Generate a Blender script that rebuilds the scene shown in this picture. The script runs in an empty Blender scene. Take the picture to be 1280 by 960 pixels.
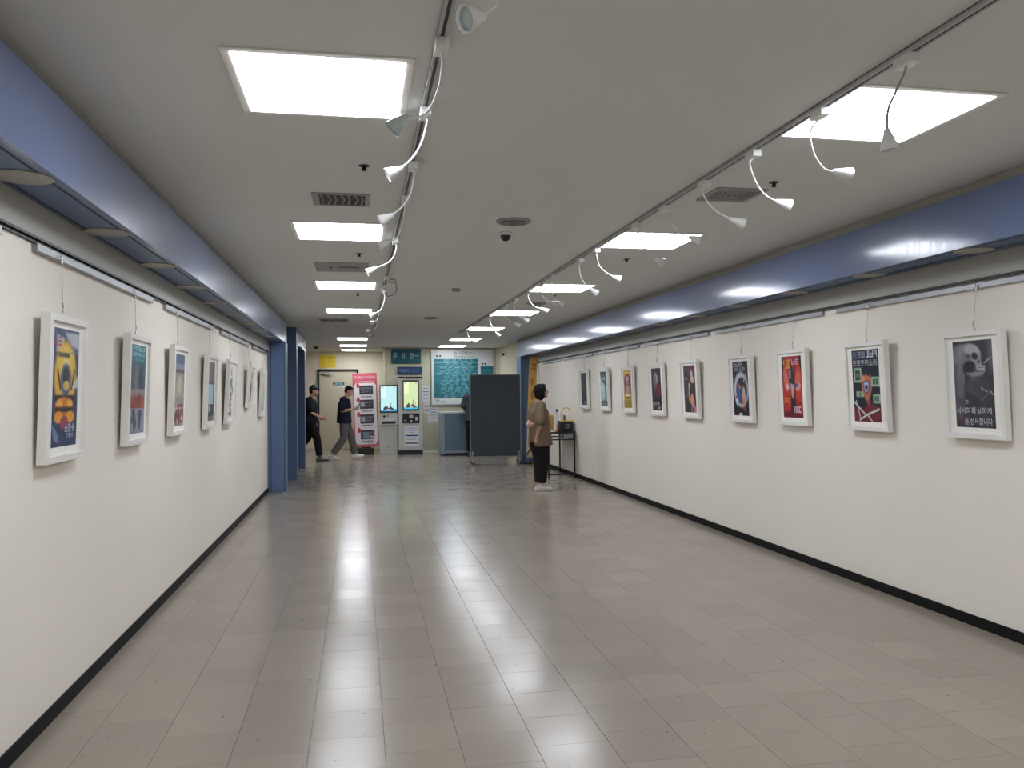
import bpy, bmesh, math, random
import numpy as np
from mathutils import Vector, Matrix
random.seed(7)
sc = bpy.context.scene
COL = sc.collection
R = math.radians
PI = math.pi

# ------------------------------------------------------------------ camera
F = 1042.5
CAM = Vector((0, 0, 1.43))
CM = (Matrix.Rotation(R(-10.388), 3, 'Z') @ Matrix.Rotation(R(90 + .745), 3, 'X') @ Matrix.Rotation(R(-.41), 3, 'Z'))
cam = bpy.data.cameras.new('camera'); cam.sensor_width = 36; cam.lens = F * 36 / 1280; cam.clip_start = .05
cam_ob = bpy.data.objects.new('camera', cam); COL.objects.link(cam_ob)
cam_ob.matrix_world = Matrix.Translation(CAM) @ CM.to_4x4()
sc.camera = cam_ob

# ------------------------------------------------------------------ world / exposure
w = bpy.data.worlds.new('world'); sc.world = w; w.use_nodes = True
w.node_tree.nodes['Background'].inputs[0].default_value = (0, 0, 0, 1)
w.node_tree.nodes['Background'].inputs[1].default_value = 0
sc.view_settings.view_transform = 'Standard'; sc.view_settings.look = 'None'
sc.view_settings.gamma = 1; sc.view_settings.use_curve_mapping = False
sc.view_settings.exposure = 0.0
PANEL_E = 20.0          # ceiling panel emission

# ------------------------------------------------------------------ dimensions (metres)
XL, XR, ZC = -1.352, 3.688, 2.62      # picture walls, ceiling
YB = -4.0                             # wall behind the camera
BXL, BXR, BZ0, BZ1 = -1.10, 3.391, 2.25, 2.557   # blue beams
YC1, YC1b = 12.95, 13.32              # first blue column on the seven-picture side
YCR, YCRb = 17.40, 17.88              # blue column at the end of the nine-picture wall
YK, YD = 20.9, 22.8                   # kiosk wall, door wall
XSR = 3.50                            # side wall past the gallery
XK0 = .63                             # kiosk wall starts here

def ray(x, y): return CM @ Vector(((x - 640) / F, (480 - y) / F, -1))
def on(x, y, ax, val):
    v = ray(x, y); return CAM + v * ((val - CAM[ax]) / v[ax])

# ------------------------------------------------------------------ materials
def s2l(c):
    return tuple((v / 12.92 if v <= .04045 else ((v + .055) / 1.055) ** 2.4) for v in c)
def rgb(r, g, b): return s2l((r / 255, g / 255, b / 255))
MATS = {}
def mat(name, color, rough=.5, metal=0, spec=.5, noise=0, nscale=20, bump=0, bscale=60, emit=None, estr=0, coat=0, alpha=1, trans=0, rand=0):
    if name in MATS: return MATS[name]
    m = bpy.data.materials.new(name); m.use_nodes = True
    nt = m.node_tree; b = nt.nodes['Principled BSDF']
    b.inputs['Base Color'].default_value = (*color, 1)
    b.inputs['Roughness'].default_value = rough
    b.inputs['Metallic'].default_value = metal
    b.inputs['Specular IOR Level'].default_value = spec
    b.inputs['Coat Weight'].default_value = coat
    b.inputs['Transmission Weight'].default_value = trans
    if emit: b.inputs['Emission Color'].default_value = (*emit, 1); b.inputs['Emission Strength'].default_value = estr
    if noise or bump:
        tc = nt.nodes.new('ShaderNodeTexCoord')
    if noise:
        n = nt.nodes.new('ShaderNodeTexNoise'); n.inputs['Scale'].default_value = nscale; n.inputs['Detail'].default_value = 5
        nt.links.new(tc.outputs['Object'], n.inputs['Vector'])
        mx = nt.nodes.new('ShaderNodeMix'); mx.data_type = 'RGBA'
        mx.inputs[6].default_value = (*[c * (1 - noise) for c in color], 1); mx.inputs[7].default_value = (*[min(1, c * (1 + noise)) for c in color], 1)
        nt.links.new(n.outputs[0], mx.inputs[0]); nt.links.new(mx.outputs[2], b.inputs['Base Color'])
    if bump:
        n2 = nt.nodes.new('ShaderNodeTexNoise'); n2.inputs['Scale'].default_value = bscale; n2.inputs['Detail'].default_value = 3
        nt.links.new(tc.outputs['Object'], n2.inputs['Vector'])
        bp = nt.nodes.new('ShaderNodeBump'); bp.inputs['Strength'].default_value = bump; bp.inputs['Distance'].default_value = .004
        nt.links.new(n2.outputs[0], bp.inputs['Height']); nt.links.new(bp.outputs[0], b.inputs['Normal'])
    MATS[name] = m; return m

def mat_attr(name, rough=.4, emit=0, spec=.4):
    m = bpy.data.materials.new(name); m.use_nodes = True; nt = m.node_tree; b = nt.nodes['Principled BSDF']
    a = nt.nodes.new('ShaderNodeAttribute'); a.attribute_name = 'Col'
    b.inputs['Roughness'].default_value = rough; b.inputs['Specular IOR Level'].default_value = spec
    if emit:
        b.inputs['Base Color'].default_value = (.01, .01, .01, 1)
        nt.links.new(a.outputs['Color'], b.inputs['Emission Color']); b.inputs['Emission Strength'].default_value = emit
    else:
        nt.links.new(a.outputs['Color'], b.inputs['Base Color'])
    MATS[name] = m; return m

M_wall = mat('white_wall_covering', rgb(237, 230, 219), .75, spec=.25, noise=.03, nscale=2.5, bump=.25, bscale=140)
M_ceil = mat('ceiling_paint', rgb(216, 217, 214), .85, spec=.2, noise=.025, nscale=1.3, bump=.12, bscale=90)
M_cream = mat('cream_wall_paint', rgb(213, 203, 180), .7, spec=.3, noise=.03, nscale=2)
M_kwall = mat('beige_green_wall_paint', rgb(186, 182, 158), .6, spec=.3, noise=.04, nscale=2)
M_fascia = mat('grey_fascia_board', rgb(168, 166, 158), .6, noise=.03, nscale=3)
M_gap = mat('beige_trim', rgb(176, 170, 156), .7)
M_base = mat('black_rubber_base', rgb(15, 16, 19), .6, spec=.2)
M_black = mat('black_paint', rgb(22, 22, 24), .45)
M_blackmetal = mat('black_metal', rgb(24, 24, 27), .35)
M_white = mat('white_frame_paint', rgb(232, 229, 224), .45, noise=.02, nscale=8)
M_mount = mat('white_mount_board', rgb(240, 237, 230), .8, spec=.2)
M_lampwhite = mat('white_lamp_enamel', rgb(226, 226, 224), .35)
M_alu = mat('aluminium', rgb(176, 177, 178), .28, metal=1)
M_rail = mat('dull_aluminium', rgb(156, 157, 158), .4, metal=.85)
M_chrome = mat('chrome_wire', rgb(190, 190, 190), .2, metal=1)
M_trackgrey = mat('track_grey', rgb(120, 122, 124), .4)
M_tracklight = mat('track_enamel', rgb(178, 179, 180), .45)
M_diff = mat('panel_diffuser_lit', rgb(245, 246, 250), .5, emit=rgb(240, 246, 255), estr=PANEL_E)
M_diffoff = mat('panel_diffuser_unlit', rgb(190, 192, 194), .5)
M_ink = mat_attr('printed_paper', .38)
M_inkmatt = mat_attr('printed_sign', .45)
M_screen = mat_attr('display_screen', .2, emit=1.0)
M_skin = mat('skin', rgb(180, 136, 112), .55, noise=.04, nscale=30)
M_skind = mat('lips', rgb(150, 92, 84), .5)
M_hair = mat('black_hair', rgb(17, 15, 15), .75, spec=.15, noise=.2, nscale=90)
M_eyew = mat('eye_white', rgb(225, 222, 216), .2)
M_brown = mat('brown_jacket_cloth', rgb(112, 96, 78), .85, spec=.2, noise=.12, nscale=120, bump=.3, bscale=200)
M_blackcloth = mat('black_trouser_cloth', rgb(30, 27, 27), .9, spec=.2, noise=.1, nscale=60)
M_navy = mat('navy_polo_cloth', rgb(26, 28, 42), .9, spec=.2, noise=.1, nscale=80)
M_darkshirt = mat('charcoal_shirt_cloth', rgb(30, 33, 37), .9, spec=.2, noise=.1, nscale=80)
M_greypants = mat('grey_trouser_cloth', rgb(98, 94, 92), .9, spec=.2, noise=.1, nscale=80)
M_greyshirt = mat('grey_shirt_cloth', rgb(74, 74, 82), .9, spec=.2)
M_shoe = mat('white_shoe', rgb(214, 208, 198), .5)
M_shoegrey = mat('grey_shoe', rgb(104, 106, 108), .6)
M_door = mat('beige_door_paint', rgb(189, 180, 156), .5, noise=.02, nscale=3)
M_fabric = mat('grey_partition_fabric', rgb(74, 80, 86), .9, spec=.2, noise=.08, nscale=120, bump=.2, bscale=300)
M_deskblue = mat('blue_grey_desk_panel', rgb(96, 116, 134), .5)
M_deskside = mat('pale_blue_desk_side', rgb(140, 152, 166), .5)
M_desktop = mat('pale_desk_top', rgb(196, 200, 196), .4)
M_kiosk = mat('light_grey_kiosk_shell', rgb(192, 191, 184), .45)
M_yellow = mat('yellow_plastic', rgb(226, 186, 60), .5)
M_tan = mat('tan_card', rgb(206, 150, 84), .6)
M_glassdark = mat('dark_dome_plastic', rgb(12, 12, 14), .15)
M_glass = mat('clear_lamp_glass', rgb(200, 214, 216), .15, trans=.6)
M_lens = mat('frosted_lamp_lens', rgb(186, 198, 198), .25)
M_subfloor = mat('floor_joint', rgb(52, 48, 44), .7)
M_ventgrey = mat('vent_grey', rgb(150, 150, 150), .5)
M_ventdark = mat('vent_dark', rgb(48, 48, 50), .6)
M_cardboard = mat('white_card', rgb(236, 234, 230), .6)

def blue_mat():
    m = bpy.data.materials.new('blue_gloss_panel'); m.use_nodes = True; nt = m.node_tree; b = nt.nodes['Principled BSDF']
    tc = nt.nodes.new('ShaderNodeTexCoord'); mp = nt.nodes.new('ShaderNodeMapping')
    mp.inputs['Scale'].default_value = (1, 7, .8)
    nt.links.new(tc.outputs['Object'], mp.inputs[0])
    n = nt.nodes.new('ShaderNodeTexNoise'); n.inputs['Scale'].default_value = 5; n.inputs['Detail'].default_value = 6
    nt.links.new(mp.outputs[0], n.inputs['Vector'])
    mr = nt.nodes.new('ShaderNodeMapRange'); mr.inputs[1].default_value = .3; mr.inputs[2].default_value = .75
    mr.inputs[3].default_value = .09; mr.inputs[4].default_value = .2
    nt.links.new(n.outputs[0], mr.inputs[0]); nt.links.new(mr.outputs[0], b.inputs['Coat Roughness'])
    b.inputs['Coat Weight'].default_value = 1; b.inputs['Roughness'].default_value = .36
    b.inputs['Base Color'].default_value = (*rgb(98, 113, 150), 1)
    b.inputs['Specular IOR Level'].default_value = .22
    bp = nt.nodes.new('ShaderNodeBump'); bp.inputs['Strength'].default_value = .03; bp.inputs['Distance'].default_value = .004
    nt.links.new(n.outputs[0], bp.inputs['Height']); nt.links.new(bp.outputs[0], b.inputs['Normal'])
    return m
M_blue = blue_mat()
M_blueside = mat('blue_panel_matt', rgb(84, 106, 142), .4, noise=.04, nscale=4)
M_blueunder = mat('blue_grey_soffit', rgb(96, 106, 122), .5, noise=.03, nscale=4)
M_darkline = mat('dark_joint', rgb(30, 34, 44), .6)

def tile_mat():
    m = bpy.data.materials.new('vinyl_floor_tile'); m.use_nodes = True; nt = m.node_tree; b = nt.nodes['Principled BSDF']
    geo = nt.nodes.new('ShaderNodeNewGeometry'); oi = nt.nodes.new('ShaderNodeObjectInfo')
    add = nt.nodes.new('ShaderNodeMath'); add.operation = 'ADD'
    nt.links.new(geo.outputs['Random Per Island'], add.inputs[0]); nt.links.new(oi.outputs['Random'], add.inputs[1])
    fr = nt.nodes.new('ShaderNodeMath'); fr.operation = 'FRACT'; nt.links.new(add.outputs[0], fr.inputs[0])
    n = nt.nodes.new('ShaderNodeTexNoise'); n.inputs['Scale'].default_value = 40; n.inputs['Detail'].default_value = 6; n.inputs['Roughness'].default_value = .8
    nt.links.new(geo.outputs['Position'], n.inputs['Vector'])
    n3 = nt.nodes.new('ShaderNodeTexNoise'); n3.inputs['Scale'].default_value = 34; n3.inputs['Detail'].default_value = 2
    nt.links.new(geo.outputs['Position'], n3.inputs['Vector'])
    ramp = nt.nodes.new('ShaderNodeValToRGB')
    ramp.color_ramp.elements[0].position = 0; ramp.color_ramp.elements[0].color = (*rgb(140, 130, 118), 1)
    ramp.color_ramp.elements[1].position = 1; ramp.color_ramp.elements[1].color = (*rgb(158, 148, 135), 1)
    mixv = nt.nodes.new('ShaderNodeMath'); mixv.operation = 'MULTIPLY_ADD'; mixv.inputs[1].default_value = .38
    nt.links.new(fr.outputs[0], mixv.inputs[0])
    m2 = nt.nodes.new('ShaderNodeMath'); m2.operation = 'MULTIPLY'; m2.inputs[1].default_value = .36; nt.links.new(n.outputs[0], m2.inputs[0])
    nt.links.new(m2.outputs[0], mixv.inputs[2]); nt.links.new(mixv.outputs[0], ramp.inputs[0])
    # dark flecks printed in the vinyl
    gt = nt.nodes.new('ShaderNodeMapRange'); gt.inputs[1].default_value = .70; gt.inputs[2].default_value = .75; gt.inputs[3].default_value = 0; gt.inputs[4].default_value = .7
    nt.links.new(n3.outputs[0], gt.inputs[0])
    mx = nt.nodes.new('ShaderNodeMix'); mx.data_type = 'RGBA'; mx.inputs[7].default_value = (*rgb(84, 74, 66), 1)
    nt.links.new(gt.outputs[0], mx.inputs[0]); nt.links.new(ramp.outputs[0], mx.inputs[6]); nt.links.new(mx.outputs[2], b.inputs['Base Color'])
    n4 = nt.nodes.new('ShaderNodeTexNoise'); n4.inputs['Scale'].default_value = 3.2; n4.inputs['Detail'].default_value = 2
    nt.links.new(geo.outputs['Position'], n4.inputs['Vector'])
    rr = nt.nodes.new('ShaderNodeMapRange'); rr.inputs[1].default_value = .3; rr.inputs[2].default_value = .7; rr.inputs[3].default_value = .17; rr.inputs[4].default_value = .23
    nt.links.new(n4.outputs[0], rr.inputs[0]); nt.links.new(rr.outputs[0], b.inputs['Roughness'])
    b.inputs['Specular IOR Level'].default_value = .28
    bp = nt.nodes.new('ShaderNodeBump'); bp.inputs['Strength'].default_value = .004; bp.inputs['Distance'].default_value = .004
    nt.links.new(n4.outputs[0], bp.inputs['Height']); nt.links.new(bp.outputs[0], b.inputs['Normal'])
    return m
M_tile = tile_mat()

# ------------------------------------------------------------------ mesh helpers
class MB:
    def __init__(s): s.v = []; s.f = []; s.c = []; s.sm = []
    def add(s, vs, fs, col=None, smooth=False):
        o = len(s.v); s.v += [tuple(v) for v in vs]
        for f in fs: s.f.append([o + i for i in f]); s.c.append(col); s.sm.append(smooth)
        return s
    def box(s, a, b, col=None):
        (x0, y0, z0), (x1, y1, z1) = a, b
        vs = [(x, y, z) for z in (z0, z1) for y in (y0, y1) for x in (x0, x1)]
        return s.add(vs, [(0, 2, 3, 1), (4, 5, 7, 6), (0, 1, 5, 4), (2, 6, 7, 3), (0, 4, 6, 2), (1, 3, 7, 5)], col)
    def cbox(s, c, d, col=None):
        return s.box([c[i] - d[i] / 2 for i in range(3)], [c[i] + d[i] / 2 for i in range(3)], col)
    def bbox(s, a, b, r=.005, col=None):        # bevelled box
        bm = bmesh.new(); bmesh.ops.create_cube(bm, size=1)
        for v in bm.verts: v.co = Vector([(a[i] + b[i]) / 2 + v.co[i] * (b[i] - a[i]) for i in range(3)])
        bmesh.ops.bevel(bm, geom=list(bm.edges), offset=r, segments=2, affect='EDGES', profile=.6)
        bm.verts.index_update()
        s.add([v.co for v in bm.verts], [[v.index for v in f.verts] for f in bm.faces], col); bm.free(); return s
    def tube(s, pts, radii, n=10, side=None, cap='round', smooth=True, col=None):
        pts = [Vector(p) for p in pts]
        if not isinstance(radii, (list, tuple)): radii = [radii] * len(pts)
        rad = [(r, r) if not isinstance(r, tuple) else r for r in radii]
        side0 = Vector(side) if side else None
        rings = []; L = len(pts); prev = None
        P = []; T = []; RR = []
        for i, p in enumerate(pts):
            t = ((pts[min(i + 1, L - 1)] - pts[i]).normalized() + (pts[i] - pts[max(i - 1, 0)]).normalized())
            if t.length < 1e-6: t = pts[min(i + 1, L - 1)] - pts[max(i - 1, 0)]
            T.append(t.normalized()); P.append(p); RR.append(rad[i])
        if cap == 'round':
            hs = [(-.98, .2), (-.8, .6), (-.45, .89)]
            P2 = []; T2 = []; R2 = []
            for k, m in hs: P2.append(P[0] + T[0] * k * min(RR[0])); T2.append(T[0]); R2.append((RR[0][0] * m, RR[0][1] * m))
            P2 += P; T2 += T; R2 += RR
            for k, m in reversed(hs): P2.append(P[-1] - T[-1] * k * min(RR[-1])); T2.append(T[-1]); R2.append((RR[-1][0] * m, RR[-1][1] * m))
            P, T, RR = P2, T2, R2
        vs = []
        for p, t, r in zip(P, T, RR):
            if side0: a = side0 - t * side0.dot(t)
            elif prev: a = prev - t * prev.dot(t)
            else: a = Vector((0, 1, 0)) - t * t.y
            if a.length < 1e-4: a = Vector((1, 0, 0)) - t * t.x
            a.normalize(); prev = a; b = t.cross(a)
            for k in range(n):
                th = 2 * PI * k / n; vs.append(p + a * (math.cos(th) * r[0]) + b * (math.sin(th) * r[1]))
        fs = []
        for i in range(len(P) - 1):
            for k in range(n):
                fs.append((i * n + k, i * n + (k + 1) % n, (i + 1) * n + (k + 1) % n, (i + 1) * n + k))
        fs.append(tuple(reversed(range(n)))); fs.append(tuple((len(P) - 1) * n + k for k in range(n)))
        return s.add(vs, fs, col, smooth)
    def cyl(s, a, b, r0, r1=None, n=16, col=None): return s.tube([a, b], [r0, r1 if r1 is not None else r0], n, cap='flat', col=col)
    def ell(s, c, r, n=14, m=9, rot=None, col=None):
        vs = []; fs = []
        for i in range(m + 1):
            ph = -PI / 2 + PI * i / m
            for k in range(n):
                th = 2 * PI * k / n
                v = Vector((r[0] * math.cos(ph) * math.cos(th), r[1] * math.cos(ph) * math.sin(th), r[2] * math.sin(ph)))
                if rot: v = rot @ v
                vs.append(Vector(c) + v)
        for i in range(m):
            for k in range(n): fs.append((i * n + k, i * n + (k + 1) % n, (i + 1) * n + (k + 1) % n, (i + 1) * n + k))
        return s.add(vs, fs, col, True)
    def lathe(s, c, prof, axis=(0, 0, 1), n=20, col=None, smooth=True):   # prof: (r, h)
        ax = Vector(axis).normalized(); a = ax.orthogonal().normalized(); b = ax.cross(a); c = Vector(c)
        vs = [c + ax * h + a * (r * math.cos(2 * PI * k / n)) + b * (r * math.sin(2 * PI * k / n)) for r, h in prof for k in range(n)]
        fs = [(i * n + k, i * n + (k + 1) % n, (i + 1) * n + (k + 1) % n, (i + 1) * n + k) for i in range(len(prof) - 1) for k in range(n)]
        fs.append(tuple(reversed(range(n)))); fs.append(tuple((len(prof) - 1) * n + k for k in range(n)))
        return s.add(vs, fs, col, smooth)
    def prism(s, pts, z0, z1, col=None):         # polygon in xy extruded along z
        n = len(pts)
        vs = [(x, y, z0) for x, y in pts] + [(x, y, z1) for x, y in pts]
        fs = [tuple(reversed(range(n))), tuple(range(n, 2 * n))] + [(i, (i + 1) % n, n + (i + 1) % n, n + i) for i in range(n)]
        return s.add(vs, fs, col)
    def mesh(s, name, m):
        me = bpy.data.meshes.new(name); me.from_pydata(s.v, [], s.f)
        for p, k in zip(me.polygons, s.sm): p.use_smooth = k
        if any(c is not None for c in s.c):
            at = me.color_attributes.new('Col', 'FLOAT_COLOR', 'CORNER')
            for p, c in zip(me.polygons, s.c):
                c = c or (1, 1, 1)
                for li in p.loop_indices: at.data[li].color = (*c, 1)
        if m: me.materials.append(m)
        me.update(); return me
    def build(s, name, m, parent=None, **kw): return link(name, s.mesh(name, m), parent, **kw)

def link(name, me, parent=None, label=None, cat=None, group=None, kind=None):
    o = bpy.data.objects.new(name, me); COL.objects.link(o)
    if parent: o.parent = parent
    tag(o, label, cat, group, kind); return o
def tag(o, label=None, cat=None, group=None, kind=None):
    if label: o['label'] = label
    if cat: o['category'] = cat
    if group: o['group'] = group
    if kind: o['kind'] = kind
    return o
def thing(name, label, cat, loc=(0, 0, 0), mw=None, group=None, rz=0):
    o = bpy.data.objects.new(name, None); o.empty_display_size = .05; COL.objects.link(o)
    if mw is not None: o.matrix_world = mw
    else: o.location = loc; o.rotation_euler = (0, 0, rz)
    return tag(o, label, cat, group)
def frame_mw(origin, right, up):
    r = Vector(right).normalized(); u = Vector(up).normalized(); n = r.cross(u)
    M = Matrix((r, u, n)).transposed().to_4x4(); M.translation = Vector(origin); return M
def copy_tree(root, mw=None):
    c = root.copy(); COL.objects.link(c)
    if mw is not None: c.matrix_world = mw
    for ch in root.children:
        d = ch.copy(); COL.objects.link(d); d.parent = c
        for g in ch.children:
            e = g.copy(); COL.objects.link(e); e.parent = d
    return c

ORD = 'first second third fourth fifth sixth seventh eighth ninth tenth eleventh twelfth thirteenth fourteenth fifteenth sixteenth seventeenth'.split()
# flat printing: layered shapes in a w x h rectangle lying in local xy, facing +z
_txt = {}
def text_tris(t):
    if t not in _txt:
        cu = bpy.data.curves.new('t', 'FONT'); cu.body = t; cu.resolution_u = 2; cu.size = 1
        o = bpy.data.objects.new('t', cu); COL.objects.link(o)
        bpy.context.view_layer.update()
        me = o.evaluated_get(bpy.context.evaluated_depsgraph_get()).to_mesh()
        v = [(p.co.x, p.co.y) for p in me.vertices]; f = [tuple(p.vertices) for p in me.polygons]
        if v:
            x0 = min(a for a, b in v); x1 = max(a for a, b in v); y0 = min(b for a, b in v); y1 = max(b for a, b in v)
            v = [((a - x0) / (x1 - x0), (b - y0) / (y1 - y0)) for a, b in v]
        _txt[t] = (v, f); bpy.data.objects.remove(o); bpy.data.curves.remove(cu)
    return _txt[t]
def vnoise(u, v, n, seed):
    rs = np.random.RandomState(seed); g = rs.rand(n + 2, n + 2); x = u * n; y = v * n; i = x.astype(int); j = y.astype(int); a = x - i; b = y - j
    a = a * a * (3 - 2 * a); b = b * b * (3 - 2 * b)
    return g[i, j] * (1 - a) * (1 - b) + g[i + 1, j] * a * (1 - b) + g[i, j + 1] * (1 - a) * b + g[i + 1, j + 1] * a * b
class Art:
    def __init__(s, w, h, bg, z=0, rnd=1, step=.0003):
        s.w, s.h = w, h; s.mb = MB(); s.z = z; s.step = step; s.rng = random.Random(rnd); s.rect(0, 0, 1, 1, bg)
    def poly(s, pts, c):
        s.mb.add([(u * s.w, v * s.h, s.z) for u, v in pts], [tuple(range(len(pts)))], rgb(*c)); s.z += s.step; return s
    def rect(s, u0, v0, u1, v1, c): return s.poly([(u0, v0), (u1, v0), (u1, v1), (u0, v1)], c)
    def many(s, polys, c):
        for p in polys: s.mb.add([(u * s.w, v * s.h, s.z) for u, v in p], [tuple(range(len(p)))], rgb(*c))
        s.z += s.step; return s
    def ell(s, u, v, a, b, c, rot=0, n=24):
        ar = s.h / s.w; cr, sr = math.cos(rot), math.sin(rot); P = []
        for k in range(n):
            x, y = a * math.cos(2 * PI * k / n), b * ar * math.sin(2 * PI * k / n)
            P.append((u + x * cr - y * sr, v + (x * sr + y * cr) / ar))
        return s.poly(P, c)
    def line(s, pts, t, c):
        ar = s.h / s.w; Q = []
        for (a, b), (e, d) in zip(pts, pts[1:]):
            dx, dy = e - a, (d - b) * ar; L = math.hypot(dx, dy) or 1; nx, ny = -dy / L * t / 2, dx / L * t / 2 / ar
            Q.append([(a - nx, b - ny), (e - nx, d - ny), (e + nx, d + ny), (a + nx, b + ny)])
        return s.many(Q, c)
    def text(s, t, u0, v0, u1, v1, c, skew=0):
        v, f = text_tris(t)
        s.mb.add([((u0 + a * (u1 - u0) + skew * b) * s.w, (v0 + b * (v1 - v0)) * s.h, s.z) for a, b in v], f, rgb(*c)); s.z += s.step; return s
    def glyphs(s, u0, v0, u1, v1, n, c, fill=.5):    # unreadable block lettering: short strokes
        P = []; cw = (u1 - u0) / n; hh = v1 - v0
        for i in range(n):
            x = u0 + i * cw; g = cw * .82; th = .22
            for (a, b, cc, d) in s.rng.sample([(0, 0, 1, th), (0, 1 - th, 1, 1), (0, .4, 1, .4 + th), (0, 0, th, 1), (1 - th, 0, 1, 1), (.4, 0, .4 + th, 1)], 3 + (i % 2)):
                P.append([(x + a * g, v0 + b * hh), (x + cc * g, v0 + b * hh), (x + cc * g, v0 + d * hh), (x + a * g, v0 + d * hh)])
        return s.many(P, c)
    def blobs(s, n, cols, u0=0, v0=0, u1=1, v1=1, r=(.02, .09)):
        for i in range(n):
            s.ell(s.rng.uniform(u0, u1), s.rng.uniform(v0, v1), s.rng.uniform(*r), s.rng.uniform(*r), s.rng.choice(cols), s.rng.uniform(0, PI), 9)
        return s
    def clipmesh(s):   # keep every layer inside the sheet
        s.mb.v = [(min(max(x, 0), s.w), min(max(y, 0), s.h), z) for x, y, z in s.mb.v]; return s
    def build(s, name, m, parent, off=(0, 0, 0), **kw):
        s.clipmesh(); o = s.mb.build(name, m, parent, **kw); o.location = off; return o

# =================================================================== STRUCTURE
def struct(name, mb, m, label, cat, parent=None): return mb.build(name, m, parent, label=label, cat=cat, kind='structure')

XFL = -4.2     # the side hall behind the blue columns reaches to here
fl = struct('floor', MB().box((XFL, YB, -.08), (XR + .6, YD + .1, -.004)), M_subfloor, 'grey speckled vinyl tile floor of the gallery passage', 'floor')
# tiles: 0.303 m squares, joints staggered from column to column
T = .303; G = .0016
cols = []
x = -.207 - T * 13
k = 0
while x < XR + .3:
    off = (.11, .0, .19, .07, .24, .15)[k % 6]
    y = YB - off
    while y < YD:
        for (lo, hi, ya, yb) in ((XL, XR, YB, YD), (XFL, XL, YC1, YD)):
            a, b = max(x, lo), min(x + T, hi); c, d = max(y, ya), min(y + T, yb)
            if b - a > .004 and d - c > .004: cols.append((a, b, c, d))
        y += T
    x += T; k += 1
def vis(t):
    cx, cy = (t[0] + t[1]) / 2, (t[2] + t[3]) / 2
    p = CM.transposed() @ (Vector((cx, cy, 0)) - CAM)
    if p.z > -.5: return None
    px, py = 640 + F * p.x / -p.z, 480 - F * p.y / -p.z
    if px < -40 or px > 1320 or py > 1010: return None
    return -p.z
scored = sorted([(vis(t), t) for t in cols if vis(t)], key=lambda q: q[0])
near = set(t for _, t in scored[:300])
def tile_geo(mb, a, b, c, d, z0, z1):
    e = min(.0006, (z1 - z0) * .15)
    vs = [(a, c, z0), (b, c, z0), (b, d, z0), (a, d, z0), (a, c, z1 - e), (b, c, z1 - e), (b, d, z1 - e), (a, d, z1 - e), (a + e, c + e, z1), (b - e, c + e, z1), (b - e, d - e, z1), (a + e, d - e, z1)]
    fs = [(8, 9, 10, 11)]
    for i in range(4):
        j = (i + 1) % 4; fs += [(i, j, 4 + j, 4 + i), (4 + i, 4 + j, 8 + j, 8 + i)]
    mb.add(vs, fs)
tile_cache = {}
for t in near:
    a, b, c, d = t; key = (round(b - a, 4), round(d - c, 4))
    if key not in tile_cache:
        mb = MB(); tile_geo(mb, G / 2, b - a - G / 2, G / 2, d - c - G / 2, -.004, 0); tile_cache[key] = mb.mesh('floor_tile', M_tile)
    o = link('floor_tile', tile_cache[key], fl); o.location = (a, c, random.uniform(-.0002, .0002))
mb = MB()
for t in cols:
    if t not in near:
        a, b, c, d = t; g = G / 2 if c < 9 else .0003; tile_geo(mb, a + g, b - g, c + g, d - g, -.004, 0)
mb.build('floor_tiles_far', M_tile, fl, kind='stuff')

struct('ceiling', MB().box((XFL, YB, ZC), (XR + .6, YD + .1, ZC + .1)), M_ceil, 'plain off-white painted ceiling over the gallery', 'ceiling')
struct('wall_left', MB().box((XL - .15, YB, 0), (XL, YC1, ZC)), M_wall, 'white textured picture wall with seven framed posters', 'wall')
struct('wall_right', MB().box((XR, YB, 0), (XR + .15, YCR + .1, ZC)), M_wall, 'white textured picture wall with nine framed posters', 'wall')
struct('wall_behind', MB().box((XL - .15, YB - .1, 0), (XR + .15, YB, ZC)), M_wall, 'plain white end wall of the gallery', 'wall')
struct('wall_back', MB().box((XFL, YD, 0), (XK0 + .1, YD + .1, ZC)), M_cream, 'cream back wall with the beige door', 'wall')
struct('wall_kiosk', MB().box((XK0, YK, 0), (XSR + .2, YD + .1, ZC)), M_kwall, 'grey-green wall behind the kiosks and the information board', 'wall')
struct('wall_side_hall', MB().box((XFL - .1, YC1, 0), (XFL, YD + .1, ZC)), M_cream, 'cream wall of the side hall behind the blue columns', 'wall')
struct('wall_side_near', MB().box((XFL - .1, YC1 - .1, 0), (XL - .15, YC1, ZC)), M_cream, 'cream return wall of the side hall', 'wall')
struct('wall_side_right', MB().box((XSR, YCRb + .12, 0), (XSR + .2, YK, ZC)), M_cream, 'cream side wall beyond the blue column', 'wall')
struct('baseboard_left', MB().bbox((XL, YB, 0), (XL + .012, YC1, .066), .003), M_base, 'black rubber skirting along the seven-picture wall', 'skirting')
struct('baseboard_right', MB().bbox((XR - .012, YB, 0), (XR, YCR, .066), .003), M_base, 'black rubber skirting along the nine-picture wall', 'skirting')
struct('baseboard_kiosk', MB().box((XK0 + .01, YK - .012, 0), (XSR, YK, .05)), M_cardboard, 'pale skirting under the information board', 'skirting')
struct('baseboard_back', MB().box((XFL, YD - .012, 0), (XK0, YD, .05)), M_kwall, 'beige skirting of the back wall', 'skirting')

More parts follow.
